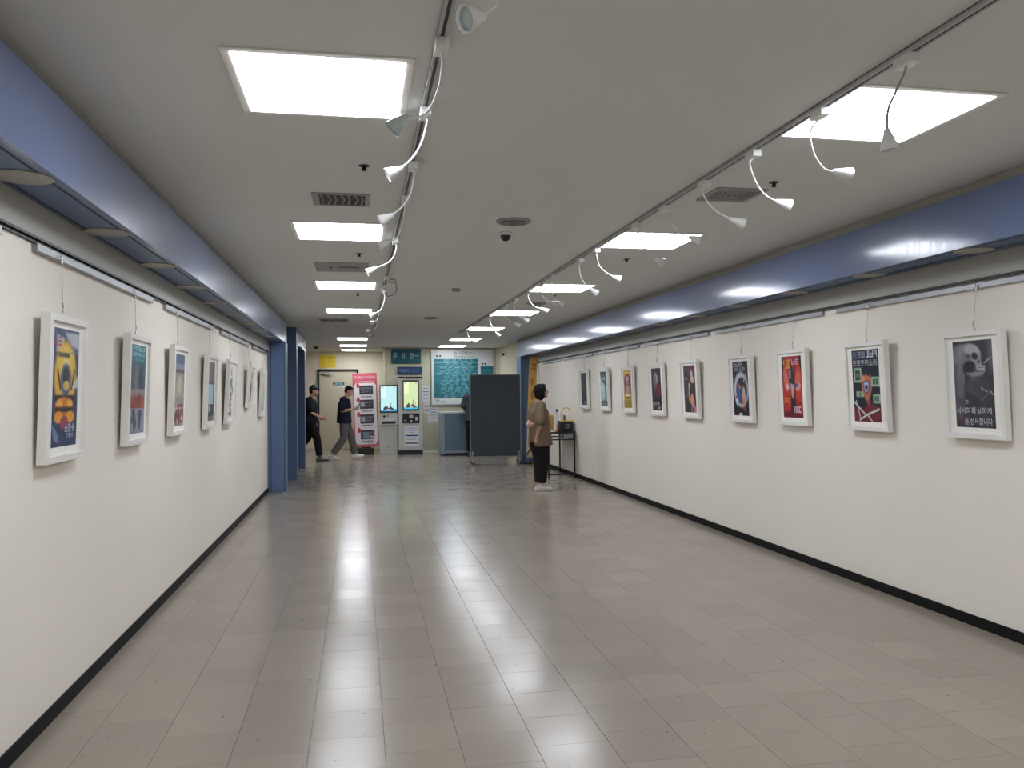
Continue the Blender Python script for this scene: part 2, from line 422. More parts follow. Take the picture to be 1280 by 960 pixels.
# blue beams: glossy face, soffit with two dark joints, recessed filler above
def beam(name, sgn, bx, wx, y0, y1, label):
    t = struct(name, MB().box((min(bx, bx + sgn * .02), y0, BZ0), (max(bx, bx + sgn * .02), y1, BZ1)), M_blue, label, 'beam')
    mb = MB(); a, b = sorted((bx + sgn * .02, wx)); mb.box((a, y0, BZ0 + .001), (b, y1, BZ0 + .03)); mb.build('soffit', M_blueside, t)
    mb = MB()
    for d in (.045, .20):
        a, b = sorted((bx + sgn * d, bx + sgn * (d + .009))); mb.box((a, y0, BZ0 - .001), (b, y1, BZ0 + .003))
    mb.build('soffit_joint', M_darkline, t)
    mb = MB(); a, b = sorted((bx + sgn * .06, wx)); mb.box((a, y0, BZ1), (b, y1, ZC)); mb.build('filler_strip', M_gap, t)
    mb = MB(); a, b = sorted((bx + sgn * .02, wx)); mb.box((a, y0, BZ1 - .02), (b, y1, BZ1)); mb.build('beam_top', M_blueside, t)
    if sgn < 0:
        y = on(208, 280, 0, bx).y; MB().box((bx - .004, y, BZ0 + .002), (bx + .0006, y + .004, BZ1 - .002)).build('face_seam', M_blueunder, t)
    return t
beam('trim_1', -1, BXL, XL, YB, YC1b, 'glossy blue boxed beam above the seven-picture wall')
beam('trim_2', 1, BXR, XR, YB, YCRb, 'glossy blue boxed beam above the nine-picture wall')
# grey fascia board between soffit and picture rail, with black rail line
for nm, sgn, wx, y1, which in (('trim_3', 1, XL, YC1, 'seven'), ('trim_4', -1, XR, YCR, 'nine')):
    a, b = sorted((wx, wx + sgn * .022))
    t = struct(nm, MB().box((a, YB, 2.112), (b, y1, BZ0)), M_fascia, f'grey fascia board on top of the {which}-picture wall', 'fascia')
    a, b = sorted((wx, wx + sgn * .026)); MB().box((a, YB, 2.100), (b, y1, 2.109)).build('rail_line', M_black, t)
    a, b = sorted((wx, wx + sgn * .014)); MB().box((a, YB, 2.086), (b, y1, 2.092)).build('rail_line', M_black, t)

# columns
def column(name, a, b, label, m=M_blueside):
    t = struct(name, MB().bbox(a, b, .006), m, label, 'column'); return t
c1 = column('trim_5', (XL - .0, YC1, 0), (BXL + .012, YC1b, BZ0 - .002), 'blue clad column ending the seven-picture wall')
MB().box((XL + .045, YC1 - .002, .0), (XL + .053, YC1 + .004, BZ0 - .01)).build('panel_joint', M_darkline, c1)
MB().box((BXL - .012, YC1 - .002, .0), (BXL - .006, YC1 + .004, BZ0 - .01)).build('panel_joint', M_darkline, c1)
MB().bbox((XL - .6, YC1 + .002, 0), (XL + .002, YC1b, ZC), .004).build('column_return', M_blueside, c1)
column('trim_6', (-1.40, 14.74, 0), (-1.056, 15.04, ZC), 'dark blue full-height column standing between two openings')
t7 = struct('trim_7', MB().box((-1.075, 15.04, 2.33), (-1.055, 17.3, 2.56)), M_blue, 'glossy blue header beam over the side-hall opening', 'beam')
MB().box((-1.40, 15.04, 2.33), (-1.075, 17.3, ZC)).build('header_core', M_blueside, t7)
column('trim_8', (-1.40, 16.97, 0), (-1.058, 17.3, 2.328), 'dark blue column under the header beam near the walking men')
c9 = column('trim_9', (BXR - .012, YCR, 0), (XR + .02, YCRb, BZ0 - .002), 'blue clad column ending the nine-picture wall')
MB().box((XR - .055, YCR - .012, 0), (XR - .02, YCR + .002, BZ0 - .01)).build('black_edge', M_black, c9)
struct('trim_10', MB().box((XSR - .06, YCRb, 0), (XSR + .2, YCRb + .12, ZC)), mat('dark_teal_post', rgb(38, 52, 58), .4), 'dark upright post between the blue column and cream side wall', 'post')
struct('trim_11', MB().bbox((XSR - .07, YK - .05, 0), (XSR, YK, ZC), .004), M_cream, 'cream corner moulding beside the information board', 'moulding')
struct('trim_12', MB().bbox((XK0 - .05, YK - .03, 0), (XK0 + .01, YK + .06, ZC), .004), M_cream, 'cream corner moulding beside the parking sign', 'moulding')

# door
dx0, dx1 = on(399.5, 520, 1, YD).x, on(446, 520, 1, YD).x
dt = struct('door_1', MB().bbox((dx0, YD - .02, .01), (dx1, YD, 2.09), .003), M_door, 'beige painted door in a dark frame', 'door')
mb = MB(); mb.box((dx0 - .05, YD - .045, 0), (dx0, YD, 2.15)); mb.box((dx1, YD - .045, 0), (dx1 + .05, YD, 2.15)); mb.box((dx0 - .05, YD - .045, 2.09), (dx1 + .05, YD, 2.15))
mb.build('door_frame', M_black, dt)
mb = MB(); mb.bbox((dx0 + .06, YD - .07, 2.0), (dx0 + .28, YD - .02, 2.05), .004); mb.tube([(dx0 + .2, YD - .06, 1.99), (dx0 + .38, YD - .09, 1.985), (dx0 + .08, YD - .04, 2.0)], .008, 6); mb.build('door_closer', M_ventgrey, dt)
a = Art(.30, .14, (38, 92, 100)); a.rect(0, 0, 1, .35, (214, 216, 212)).glyphs(.12, .5, .9, .88, 5, (170, 200, 205)).glyphs(.15, .08, .85, .28, 7, (60, 80, 84))
o = a.build('door_sign', M_inkmatt, dt); o.matrix_parent_inverse.identity(); p = on(416, 484, 1, YD - .021); o.matrix_world = frame_mw((p.x, YD - .0215, p.z), (1, 0, 0), (0, 0, 1))

# =================================================================== CEILING LIGHTS
def light_proto(lit):
    t = thing('ceiling_light', 'x', 'ceiling light')
    s = .3; r = .033
    mb = MB()
    for a, b in (((-s - r, -r - s, -.007), (s + r, -s, 0)), ((-s - r, s, -.007), (s + r, s + r, 0)), ((-s - r, -s, -.007), (-s, s, 0)), ((s, -s, -.007), (s + r, s, 0))):
        mb.bbox(a, b, .003)
    mb.build('frame', M_white, t)
    MB().box((-s, -s, -.0095), (s, s, -.002)).build('diffuser', M_diff if lit else M_diffoff, t)
    return t
lp = light_proto(True); off = light_proto(False)
LL = [-2.75, .1, 2.97, 5.83, 8.80, 11.55, 17.3, 19.7, 21.6]
RL = [-2.85, .05, 2.93, 5.85, 8.74, 11.59, 14.45, 17.3, 19.75]
first = True
for ys, x, lab, g in ((LL, -.132, 'lit square ceiling panel from the beige door, in the seven-picture row', 'lit panels on the seven-picture side'),
                      (RL, 2.222, 'lit square ceiling panel from the information board, in the nine-picture row', 'lit panels on the nine-picture side')):
    for iy, y in enumerate(ys):
        mw = Matrix.Translation((x, y + .3, ZC))
        if first: lp.matrix_world = mw; o = lp; first = False
        else: o = copy_tree(lp, mw)
        tag(o, ORD[len(ys) - 1 - iy] + ' ' + lab, 'ceiling light', g)
for o in [o for o in COL.objects if o.name.startswith('ceiling_light') and o is not off and o.location.y < 2]:
    o.name = 'ceiling_light_offscreen'
    for c in o.children:
        if c.name.startswith('diffuser'): c.name = 'diffuser_offscreen'
off.matrix_world = Matrix.Translation((-.132, 14.7, ZC)); tag(off, 'square ceiling panel light that is switched off', 'ceiling light')

# downlights in the beam soffits (unlit grey discs)
dl = MB().lathe((0, 0, 0), [(.108, 0), (.108, -.004), (.1, -.006), (.098, -.003), (.001, -.003)], n=24).mesh('downlight', M_fascia)
def downlights(x, y0, y1, step, which):
    ys = [y0 + k * step for k in range(40) if y0 + k * step < y1]
    for k, y in enumerate(ys):
        o = link('recessed_downlight', dl, None, f'{ORD[len(ys) - 1 - k]} unlit soffit downlight from the blue column over the {which}-picture wall', 'downlight', f'soffit downlights over the {which}-picture wall')
        o.location = (x, y, BZ0 + .0005)
p0 = on(24, 221, 2, BZ0).y; p1 = on(126, 290, 2, BZ0).y
downlights(BXL - .125, p0, 12.8, p1 - p0, 'seven')
q0 = on(1219, 313, 2, BZ0).y; q1 = on(1086, 344, 2, BZ0).y
downlights(BXR + .125, q0, 17.2, q1 - q0, 'nine')

# =================================================================== SPOTLIGHT TRACKS AND GOOSENECK LAMPS
XT1, XT2 = .272, 1.880
def track(x, y0, y1, label):
    t = thing('spotlight_track', label, 'light track', (x, y0, ZC))
    L = y1 - y0
    mb = MB(); mb.box((-.016, 0, -.020), (-.006, L, 0)); mb.box((.006, 0, -.020), (.016, L, 0)); mb.box((-.016, 0, -.004), (.016, L, 0)); mb.build('rail', M_tracklight, t)
    MB().box((-.0060, 0, -.019), (.0060, L, -.0045)).build('conductor_slot', M_black, t)
    return t
track(XT1, -2.0, 17.0, 'ceiling spotlight track beside the lit panels of the seven-picture side')
track(XT2, -2.0, 15.6, 'ceiling spotlight track along the lit panels of the nine-picture side')
def lamp(x, y, path, hd, hl=.075, hr=.032, label='', group='', glass=False, white=True):
    # path: neck points relative to the ceiling mounting; hd: direction the head points
    t = thing('gooseneck_spotlight', label, 'spotlight', (x, y, ZC - .0205), group=group)
    MB().bbox((-.022, -.045, -.034), (.022, .045, 0), .004).build('adapter', M_lampwhite, t)
    pts = [Vector((0, 0, -.034))] + [Vector(p) for p in path]
    # smooth the neck (Catmull-Rom)
    sm = []
    for i in range(len(pts) - 1):
        p0 = pts[max(i - 1, 0)]; p1 = pts[i]; p2 = pts[i + 1]; p3 = pts[min(i + 2, len(pts) - 1)]
        for k in range(6):
            u = k / 6
            sm.append(.5 * ((2 * p1) + (p2 - p0) * u + (2 * p0 - 5 * p1 + 4 * p2 - p3) * u * u + (3 * p1 - p0 - 3 * p2 + p3) * u ** 3))
    sm.append(pts[-1])
    MB().tube(sm, .0047, 8).build('neck', M_lampwhite if white else M_chrome, t)
    d = Vector(hd).normalized(); e = pts[-1]
    h = MB().lathe(e - d * .012, [(.008, 0), (.011, .004), (.013, .014), (hr * .62, hl * .45), (hr, hl), (hr * .93, hl), (hr * .55, hl * .5), (.004, hl * .45)], d, 18).build('lamp_head', M_lens if glass else M_lampwhite, t)
    MB().lathe(e + d * (hl - .02), [(.001, -.004), (hr * .86, -.004), (hr * .86, 0), (.001, .003)], d, 18).build('lens', M_lens, h)
    return t
def px_lamp(bx, by, pts, head, side, y_off=0, **kw):
    # base pixel on the track, neck pixels at the base's depth plane, head end pixel
    X = XT1 if side == 'L' else XT2
    b = on(bx, by, 2, ZC - .02); yb = b.y
    def rel(p, dy=0): q = on(p[0], p[1], 1, yb + dy); return Vector((q.x - X, dy, q.z - (ZC - .0205)))
    path = [rel(p, y_off * (i + 1) / len(pts)) for i, p in enumerate(pts)]
    hq = rel(head, y_off)
    d = hq - path[-1]
    lab = 'white gooseneck spotlight on the track by the %s-picture side' % ('seven' if side == 'L' else 'nine')
    g = 'gooseneck spotlights of the %s-picture side' % ('seven' if side == 'L' else 'nine')
    lab = kw.pop('label', lab)
    return lamp(X, yb, path, d, hl=max(.07, min(.09, d.length)), label=lab, group=g, **kw)
px_lamp(1128, 70, [(1130, 92), (1121, 112), (1110, 138), (1109, 165)], (1113, 192), 'R', label='gooseneck spotlight hanging straight down in front of a lit panel', white=False)
px_lamp(1020, 137, [(1013, 165), (1017, 192), (1030, 211), (1044, 215)], (1066, 220), 'R')
px_lamp(939, 189, [(937, 205), (945, 228), (957, 244), (972, 252)], (990, 258), 'R')
px_lamp(880, 227, [(878, 240), (886, 255), (898, 266), (914, 274)], (932, 281), 'R')
px_lamp(834, 258, [(834, 268), (840, 280), (850, 291), (863, 297)], (878, 302), 'R')
px_lamp(797, 280, [(798, 296), (805, 310), (812, 318), (820, 324)], (831, 330), 'R')
px_lamp(747, 311, [(746, 320), (749, 332), (757, 340), (767, 346)], (777, 350), 'R')
px_lamp(726, 323, [(724, 333), (726, 346), (732, 356), (738, 361)], (748, 368), 'R')
px_lamp(690, 343, [(689, 354), (690, 365), (694, 373), (698, 378)], (706, 382), 'R')
px_lamp(675, 354, [(674, 361), (678, 370), (684, 376), (691, 378)], (699, 380), 'R')
px_lamp(661, 362, [(660, 370), (664, 379), (670, 384), (677, 386)], (686, 390), 'R')
px_lamp(642, 373, [(642, 381), (645, 390), (650, 396), (655, 398)], (662, 402), 'R')
px_lamp(631, 380, [(630, 388), (634, 397), (639, 402), (644, 404)], (651, 408), 'R')
px_lamp(613, 393, [(612, 399), (614, 406), (618, 412), (620, 416)], (625, 421), 'R')
px_lamp(584, 411, [(584, 415), (585, 419), (588, 424), (591, 426)], (597, 429), 'R')
def relabel(side, group):
    L = sorted([o for o in COL.objects if o.get('group') == group and o['label'].startswith('white gooseneck')], key=lambda o: -o.location.y)
    for k, o in enumerate(L): o['label'] = f'{ORD[k]} white gooseneck spotlight from the back of the {side}-picture track'
# the near lamp whose lens faces the room
yb = on(557, 47, 2, ZC - .02).y
lamp(XT1, 2.15, [(.035, 0, -.05), (.085, 0, -.095), (.088, 0, -.14), (.048, 0, -.178)], (-.82, -.42, -.36), hl=.07, hr=.036, label='large gooseneck spotlight turned to show its round lens', group='gooseneck spotlights of the seven-picture side')
px_lamp(552, 52, [(553, 80), (549, 110), (536, 138), (520, 148), (505, 147)], (494, 158), 'L', glass=True, label='clear-headed gooseneck spotlight at the corner of a lit panel')
px_lamp(533, 137, [(534, 152), (528, 176), (517, 196), (501, 211)], (481, 221), 'L')
px_lamp(516, 204, [(518, 218), (513, 242), (504, 257), (490, 269)], (472, 278), 'L')
px_lamp(506, 246, [(506, 262), (503, 280), (496, 297), (485, 303)], (472, 308), 'L')
px_lamp(495, 299, [(496, 309), (492, 321), (484, 329), (470, 335)], (457, 342), 'L')
px_lamp(485, 345, [(486, 350), (485, 354), (483, 357), (481, 358)], (474, 362), 'L')
px_lamp(481, 362, [(481, 371), (479, 381), (475, 388), (468, 392)], (462, 396), 'L')
px_lamp(474, 388, [(474, 392), (473, 397), (470, 401), (468, 402)], (463, 404), 'L')
px_lamp(472, 400, [(471, 405), (470, 409), (466, 412), (463, 413)], (459, 413.5), 'L')
px_lamp(468, 409, [(468, 412), (467, 415), (465, 417), (463, 418)], (460, 420), 'L')
relabel('seven', 'gooseneck spotlights of the seven-picture side'); relabel('nine', 'gooseneck spotlights of the nine-picture side')
# loose cable under the seven-picture track
yb = on(484, 350, 2, ZC).y
pts = [on(x, y, 1, yb) for x, y in ((492, 318), (493, 340), (490, 352), (487, 336), (488, 330), (493, 345), (496, 362), (494, 367), (485, 369), (478, 372))]
pts = [Vector((p.x, yb + .12 * math.sin(i), min(p.z, ZC - .006))) for i, p in enumerate(pts)]
pts[0].z = ZC - .005; pts[-1].z = ZC - .01
MB().tube(pts, .004, 6).build('loose_cable', M_black, None, label='loose black cable drooping under the spotlight track', cat='cable')

# =================================================================== CEILING FITTINGS
def square_vent(x, y, s, label, slats=5):
    t = thing('ceiling_vent', label, 'vent', (x, y, ZC))
    h = s / 2; r = .03; mb = MB()
    for a, b in (((-h, -h, -.008), (h, -h + r, 0)), ((-h, h - r, -.008), (h, h, 0)), ((-h, -h + r, -.008), (-h + r, h - r, 0)), ((h - r, -h + r, -.008), (h, h - r, 0))): mb.bbox(a, b, .002)
    mb.build('vent_frame', M_ventgrey, t)
    MB().box((-h + r, -h + r, -.002), (h - r, h - r, -.0005)).build('vent_back', M_ventdark, t)
    for i in range(slats):
        q = h - r - .012 - i * (h - r) / slats
        mb = MB()
        for a, b in (((-q, -q, -.0075), (q, -q + .012, -.003)), ((-q, q - .012, -.0075), (q, q, -.003)), ((-q, -q + .012, -.0075), (-q + .012, q - .012, -.003)), ((q - .012, -q + .012, -.0075), (q, q - .012, -.003))): mb.box(a, b)
        mb.build('vent_louvre', M_ventgrey, t)
    return t
square_vent(2.20, 4.66, .32, 'square louvred air diffuser beside the spotlight track of the nine-picture side')
t = thing('ceiling_vent', 'dark rectangular ceiling vent with crumpled lining before the second lit panel', 'vent', (-.1, 5.12, ZC))
mb = MB(); mb.box((-.17, -.15, -.010), (.17, -.135, 0)); mb.box((-.17, .135, -.010), (.17, .15, 0)); mb.box((-.17, -.135, -.010), (-.13, .135, 0)); mb.box((.14, -.135, -.010), (.17, .135, 0)); mb.build('vent_frame', M_ventgrey, t)
MB().box((-.13, -.135, -.002), (.14, .135, -.0005)).build('vent_back', M_ventdark, t)
for i in range(7): MB().tube([(-.12 + i * .04, -.12, -.004), (-.11 + i * .04 + .01 * (i % 2), 0, -.007), (-.12 + i * .04, .12, -.004)], .005, 6).build('vent_lining', M_ventgrey, t)
t = thing('ceiling_hatch', 'grey ceiling hatch plate with a round cover beyond the second lit panel', 'hatch', (-.15, 7.83, ZC))
MB().bbox((-.24, -.27, -.006), (.24, .27, 0), .002).build('plate', M_ventgrey, t)
MB().lathe((.06, 0, -.006), [(.1, 0), (.1, -.006), (.06, -.012), (.001, -.012)], n=20).build('round_cover', M_trackgrey, t)
MB().lathe((-.1, 0, -.006), [(.012, 0), (.012, -.008), (.001, -.009)], n=10).build('screw_knob', M_ventdark, t)
def round_vent(x, y, r, label):
    t = thing('round_ceiling_vent', label, 'vent', (x, y, ZC))
    MB().lathe((0, 0, 0), [(r, 0), (r, -.006), (r * .9, -.014), (r * .82, -.006), (.001, -.006)], n=28).build('outer_ring', M_ventgrey, t)
    for k in (.7, .5, .3):
        MB().lathe((0, 0, -.004), [(r * k, 0), (r * k, -.008), (r * (k - .06), -.018), (r * (k - .1), -.008), (.001, -.004)], n=24).build('cone_ring', M_trackgrey if k != .5 else M_ventgrey, t)
    return t
round_vent(1.045, 5.6, .12, 'large round air diffuser between the two spotlight tracks')
round_vent(1.08, 12.75, .12, 'far round air diffuser between the two spotlight tracks')
round_vent(2.27, 10.6, .13, 'round air diffuser near the nine-picture beam')
t = thing('dome_camera', 'small dark dome camera on the ceiling beside the round diffuser', 'camera', (1.06, 6.0, ZC))
MB().lathe((0, 0, 0), [(.05, 0), (.05, -.018), (.042, -.024), (.001, -.024)], n=20).build('mount', M_lampwhite, t)
MB().ell((0, 0, -.022), (.04, .04, .045)).build('dome', M_glassdark, t)
def small_det(x, y, label, name='ceiling_sprinkler'):
    t = thing(name, label, 'sprinkler', (x, y, ZC), group='dark ceiling sprinklers')
    MB().lathe((0, 0, 0), [(.028, 0), (.028, -.003), (.012, -.006), (.001, -.006)], n=16).build('plate', M_ventdark, t)
    MB().lathe((0, 0, -.006), [(.012, 0), (.01, -.014), (.016, -.017), (.016, -.020), (.001, -.021)], n=12).build('sprinkler_head', M_black, t)
for k, (x, y) in enumerate(((-.01, 9.85), (.006, 7.07), (.03, 4.36))): small_det(x, y, f'{ORD[k]} dark ceiling sprinkler from the beige door in the seven-picture row')
for k, (x, y) in enumerate(((2.306, 9.72), (2.325, 7.04), (2.31, 4.35))): small_det(x, y, f'{ORD[k]} dark ceiling sprinkler from the information board in the nine-picture row')
t = thing('smoke_detector', 'small pale smoke detector in the middle of the ceiling', 'detector', (1.07, 9.27, ZC))
MB().lathe((0, 0, 0), [(.05, 0), (.05, -.02), (.03, -.035), (.001, -.035)], n=18).build('body', M_ventgrey, t)
t = thing('smoke_detector', 'grey smoke detector hanging before the cream back wall', 'detector', (-1.02, 20.6, ZC))
MB().lathe((0, 0, 0), [(.06, 0), (.06, -.03), (.03, -.05), (.001, -.05)], n=18).build('body', M_ventdark, t)
square_vent(-.38, 13.3, .45, 'far square air diffuser before the unlit ceiling panel', 4)
t = thing('security_camera', 'small dark security camera under the ceiling on the cream side wall', 'camera', (XSR - .002, 19.6, 2.44))
MB().bbox((-.12, -.02, -.02), (0, .02, .02), .004).build('arm', M_cardboard, t); MB().tube([(-.12, .06, -.03), (-.12, -.08, -.05)], .03, 10, cap='flat').build('camera_body', M_black, t)

# =================================================================== PICTURE RAILS
def rail(sgn, wx, y0, y1, which):
    a = wx + sgn * .0145
    t = thing('picture_rail', f'aluminium picture rail length on top of the {which}-picture wall', 'picture rail', (wx, y0, 2.05), group=f'picture rails of the {which}-picture wall')
    x0, x1 = sorted((0, sgn * .024))
    mb = MB(); mb.bbox((x0, 0, .0), (x1, y1 - y0, .034), .002); mb.build('rail_body', M_rail, t)
    x0, x1 = sorted((sgn * .0241, sgn * .028)); MB().box((x0, 0, .001), (x1, y1 - y0, .005)).build('rail_lip', M_rail, t)
for px0, px1 in ((39, 187.7), (203.6, 264), (274, 310), (314, 333)):
    rail(1, XL, on(px0, 440, 0, XL).y, min(on(px1, 440, 0, XL).y, YC1 - .02), 'seven')
rail(1, XL, .4, on(39, 440, 0, XL).y - .35, 'seven')
rr = [(1049, None), (897, 1031.5), (806, 888), (745.5, 800), (704.5, 742), (680, 701)]
for a, b in rr:
    y1 = on(a, 440, 0, XR).y; y0 = on(b, 440, 0, XR).y if b else 2.4
    rail(-1, XR, y0, min(y1, YCR - .03), 'nine')

for which in ('seven', 'nine'):
    L = sorted([o for o in COL.objects if o.name.startswith('picture_rail') and which in o['label']], key=lambda o: -o.location.y)
    for k, o in enumerate(L): o['label'] = f'{ORD[k]} aluminium picture rail from the blue column on the {which}-picture wall'
# =================================================================== FRAMED POSTERS
FW, FH, FT = .50, .65, .042
PW, PH = .325, .525
def framed(side, yc, zb, label, art, group=None, W=FW, H=FH, tilt=3.0, scale=1, roll=0):
    sgn = 1 if side == 'L' else -1
    wx = XL if side == 'L' else XR
    right = (0, 1, 0) if side == 'L' else (0, -1, 0)
    mw = frame_mw((wx + sgn * .014, yc, zb), right, (0, 0, 1)) @ Matrix.Rotation(R(tilt), 4, 'X') @ Matrix.Rotation(R(roll), 4, 'Z')
    t = thing('framed_poster', label, 'framed poster', mw=mw, group=group)
    b = .032 * W / FW
    mb = MB()
    for a, c in (((-W / 2, 0), (-W / 2 + b, H)), ((W / 2 - b, 0), (W / 2, H)), ((-W / 2 + b, 0), (W / 2 - b, b)), ((-W / 2 + b, H - b), (W / 2 - b, H))):
        mb.bbox((a[0], a[1], 0), (c[0], c[1], FT), .0022)
    mb.build('frame', M_white, t)
    MB().box((-W / 2 + b - .001, b - .001, .004), (W / 2 - b + .001, H - b + .001, FT - .016)).build('mount_board', M_mount, t)
    art.build('print', M_ink, t, (-art.w / 2, (H - art.h) / 2 + .004, FT - .0155))
    MB().box((W / 2 - .075, .006, FT), (W / 2 - .012, .026, FT + .0012)).build('caption_card', M_cardboard, t)
    # hanger: wire from rail with clip on top and hook below
    topw = t.matrix_world @ Vector((0, H, .004)); inv = t.matrix_world.inverted()
    pts = [Vector((wx + sgn * .034, topw.y, 2.07)), Vector((wx + sgn * .036, topw.y, 2.0)), Vector((topw.x, topw.y, topw.z + .05))]
    h = MB().tube([inv @ p for p in pts], .0016, 6).build('hanging_wire', M_chrome, t)
    c0 = Vector((wx + sgn * .034, topw.y, 2.075))
    MB().tube([inv @ (c0 + Vector((0, dy, dz))) for dy, dz in ((0, 0), (.008, -.012), (.008, -.04), (0, -.05), (-.008, -.04), (-.008, -.012), (0, 0))], .0028, 6).build('rail_clip', M_chrome, h)
    c1 = Vector((topw.x, topw.y, topw.z))
    MB().tube([inv @ (c1 + Vector((sgn * .0, dy, dz))) for dy, dz in ((0, .06), (.009, .048), (.009, .03), (0, .018), (-.007, .012), (-.008, 0), (0, -.006), (.008, .002))], .0032, 6).build('hook', M_chrome, h)
    return t
class Paint(Art):
    # painted picture: soft-edged shapes blended on a fine vertex grid, lettering kept as crisp layers on top
    NX, NY = 52, 84
    def __init__(s, w, h, bg, rnd=1, soft=.012, grain=.16):
        s.w, s.h = w, h; s.mb = MB(); s.z = .0006; s.step = .0003; s.rng = random.Random(rnd); s.soft = soft; s.grain = grain; s.seed = rnd
        U, Vv = np.meshgrid(np.linspace(0, 1, s.NX), np.linspace(0, 1, s.NY)); s.U = U.ravel(); s.Vv = Vv.ravel()
        s.col = np.tile(np.array(rgb(*bg), dtype=float), (len(s.U), 1))
    def _mix(s, cov, c): cov = np.clip(cov, 0, 1)[:, None]; s.col = s.col * (1 - cov) + np.array(rgb(*c)) * cov; return s
    def rect(s, u0, v0, u1, v1, c): return s.poly([(u0, v0), (u1, v0), (u1, v1), (u0, v1)], c)
    def ell(s, u, v, a, b, c, rot=0, n=0):
        ar = s.h / s.w; x = s.U - u; y = (s.Vv - v) * ar; cr, sr = math.cos(rot), math.sin(rot); b = b * ar
        q = np.sqrt(((x * cr + y * sr) / a) ** 2 + ((-x * sr + y * cr) / b) ** 2); e = max(.12, s.soft / max(min(a, b), 1e-3)) * 1.6
        return s._mix((1 - q) / e + .5, c)
    def poly(s, pts, c):
        ar = s.h / s.w; P = [(a, b * ar) for a, b in pts]; X = s.U; Y = s.Vv * ar; ins = np.zeros(len(X), bool); dist = np.full(len(X), 9.)
        for (x0, y0), (x1, y1) in zip(P, P[1:] + P[:1]):
            if y0 != y1: ins ^= ((y0 > Y) != (y1 > Y)) & (X < (x1 - x0) * (Y - y0) / (y1 - y0) + x0)
            L = (x1 - x0) ** 2 + (y1 - y0) ** 2 or 1e-9; t = np.clip(((X - x0) * (x1 - x0) + (Y - y0) * (y1 - y0)) / L, 0, 1)
            dist = np.minimum(dist, np.hypot(X - x0 - t * (x1 - x0), Y - y0 - t * (y1 - y0)))
        return s._mix(np.where(ins, dist, -dist) / (2 * s.soft) + .5, c)
    def smoke(s, n, c, amt, seed=3, gate=.45): return s._mix((vnoise(s.U, s.Vv, n, seed) - gate) * 3 * amt, c)
    def build(s, name, m, parent, off=(0, 0, 0), **kw):
        N = vnoise(s.U, s.Vv, 9, s.seed) * .5 + vnoise(s.U, s.Vv, 23, s.seed + 1) * .3 + vnoise(s.U, s.Vv, 45, s.seed + 2) * .2
        col = s.col * (1 + s.grain * 2.2 * (N - .5))[:, None]
        k = len(s.mb.v); vec_v, vec_f, vec_c = s.mb.v, s.mb.f, s.mb.c
        vec_v = [(min(max(x, 0), s.w), min(max(y, 0), s.h), z) for x, y, z in vec_v]
        nv = [(u * s.w, v * s.h, 0) for u, v in zip(s.U, s.Vv)]; b = k
        F = [(b + j * s.NX + i, b + j * s.NX + i + 1, b + (j + 1) * s.NX + i + 1, b + (j + 1) * s.NX + i) for j in range(s.NY - 1) for i in range(s.NX - 1)]
        me = bpy.data.meshes.new(name); me.from_pydata(vec_v + nv, [], vec_f + F)
        at = me.color_attributes.new('Col', 'FLOAT_COLOR', 'CORNER'); nvf = len(vec_f)
        for p in me.polygons:
            if p.index < nvf:
                for li in p.loop_indices: at.data[li].color = (*vec_c[p.index], 1)
            else:
                for li in p.loop_indices:
                    c = col[me.loops[li].vertex_index - k]; at.data[li].color = (max(c[0], 0), max(c[1], 0), max(c[2], 0), 1)
        me.materials.append(m); o = link(name, me, parent, **kw); o.location = off; return o
def art(bg, rnd=1, w=PW, h=PH): return Paint(w, h, bg, rnd=rnd)
# --- nine-picture wall, nearest first
A = art((52, 52, 62), 3)
A.soft = .03
A.smoke(4, (104, 104, 116), .5, 5).ell(.1, .5, .16, .42, (86, 86, 97)).ell(.2, .84, .22, .12, (120, 120, 130), .5).ell(.18, .6, .1, .16, (112, 112, 122)).ell(.16, .44, .08, .1, (104, 104, 114))
A.soft = .02
A.ell(.44, .83, .29, .135, (134, 134, 143), -.25).ell(.5, .88, .2, .075, (172, 172, 180), -.3).ell(.3, .8, .12, .07, (116, 116, 126)).poly([(.5, .86), (.62, .84), (.7, .77), (.74, .72), (.66, .66), (.5, .68)], (150, 150, 158))
A.poly([(.28, .72), (.34, .62), (.5, .585), (.74, .60), (.78, .64), (.6, .645), (.46, .64)], (138, 138, 147)).ell(.42, .70, .16, .07, (36, 34, 42)).ell(.3, .68, .06, .06, (40, 38, 46)).ell(.56, .82, .085, .042, (38, 36, 44), -.4).ell(.4, .82, .06, .03, (78, 76, 86)).poly([(.63, .78), (.69, .76), (.67, .73), (.62, .74)], (44, 42, 50)).poly([(.62, .70), (.8, .71), (.8, .645), (.64, .66)], (176, 176, 184)).line([(.64, .683), (.79, .69)], .012, (70, 68, 78)).line([(.68, .66), (.68, .7)], .006, (96, 94, 104)).line([(.73, .66), (.73, .7)], .006, (96, 94, 104))
A.ell(.6, .46, .3, .09, (74, 74, 85)).poly([(.45, .52), (.75, .55), (.98, .42), (.9, .3), (.6, .3)], (66, 66, 77)).line([(.79, .735), (.97, .8)], .02, (176, 176, 184)).line([(.68, .46), (.85, .41)], .016, (176, 176, 184)).line([(.68, .3), (.84, .39), (.95, .41)], .012, (128, 128, 138)).line([(.92, .42), (1, .37)], .025, (166, 166, 174))
A.text('담배', .05, .275, .25, .335, (120, 52, 62)).text('는', .27, .275, .36, .335, (206, 206, 210)).text('서서히', .04, .155, .38, .235, (214, 214, 218)).text('확실하게', .42, .155, .93, .235, (214, 214, 218)).text('죽음', .05, .04, .22, .105, (110, 46, 58)).text('을', .24, .035, .34, .11, (206, 206, 210)).text('선사합니다', .38, .035, .94, .115, (214, 214, 218))
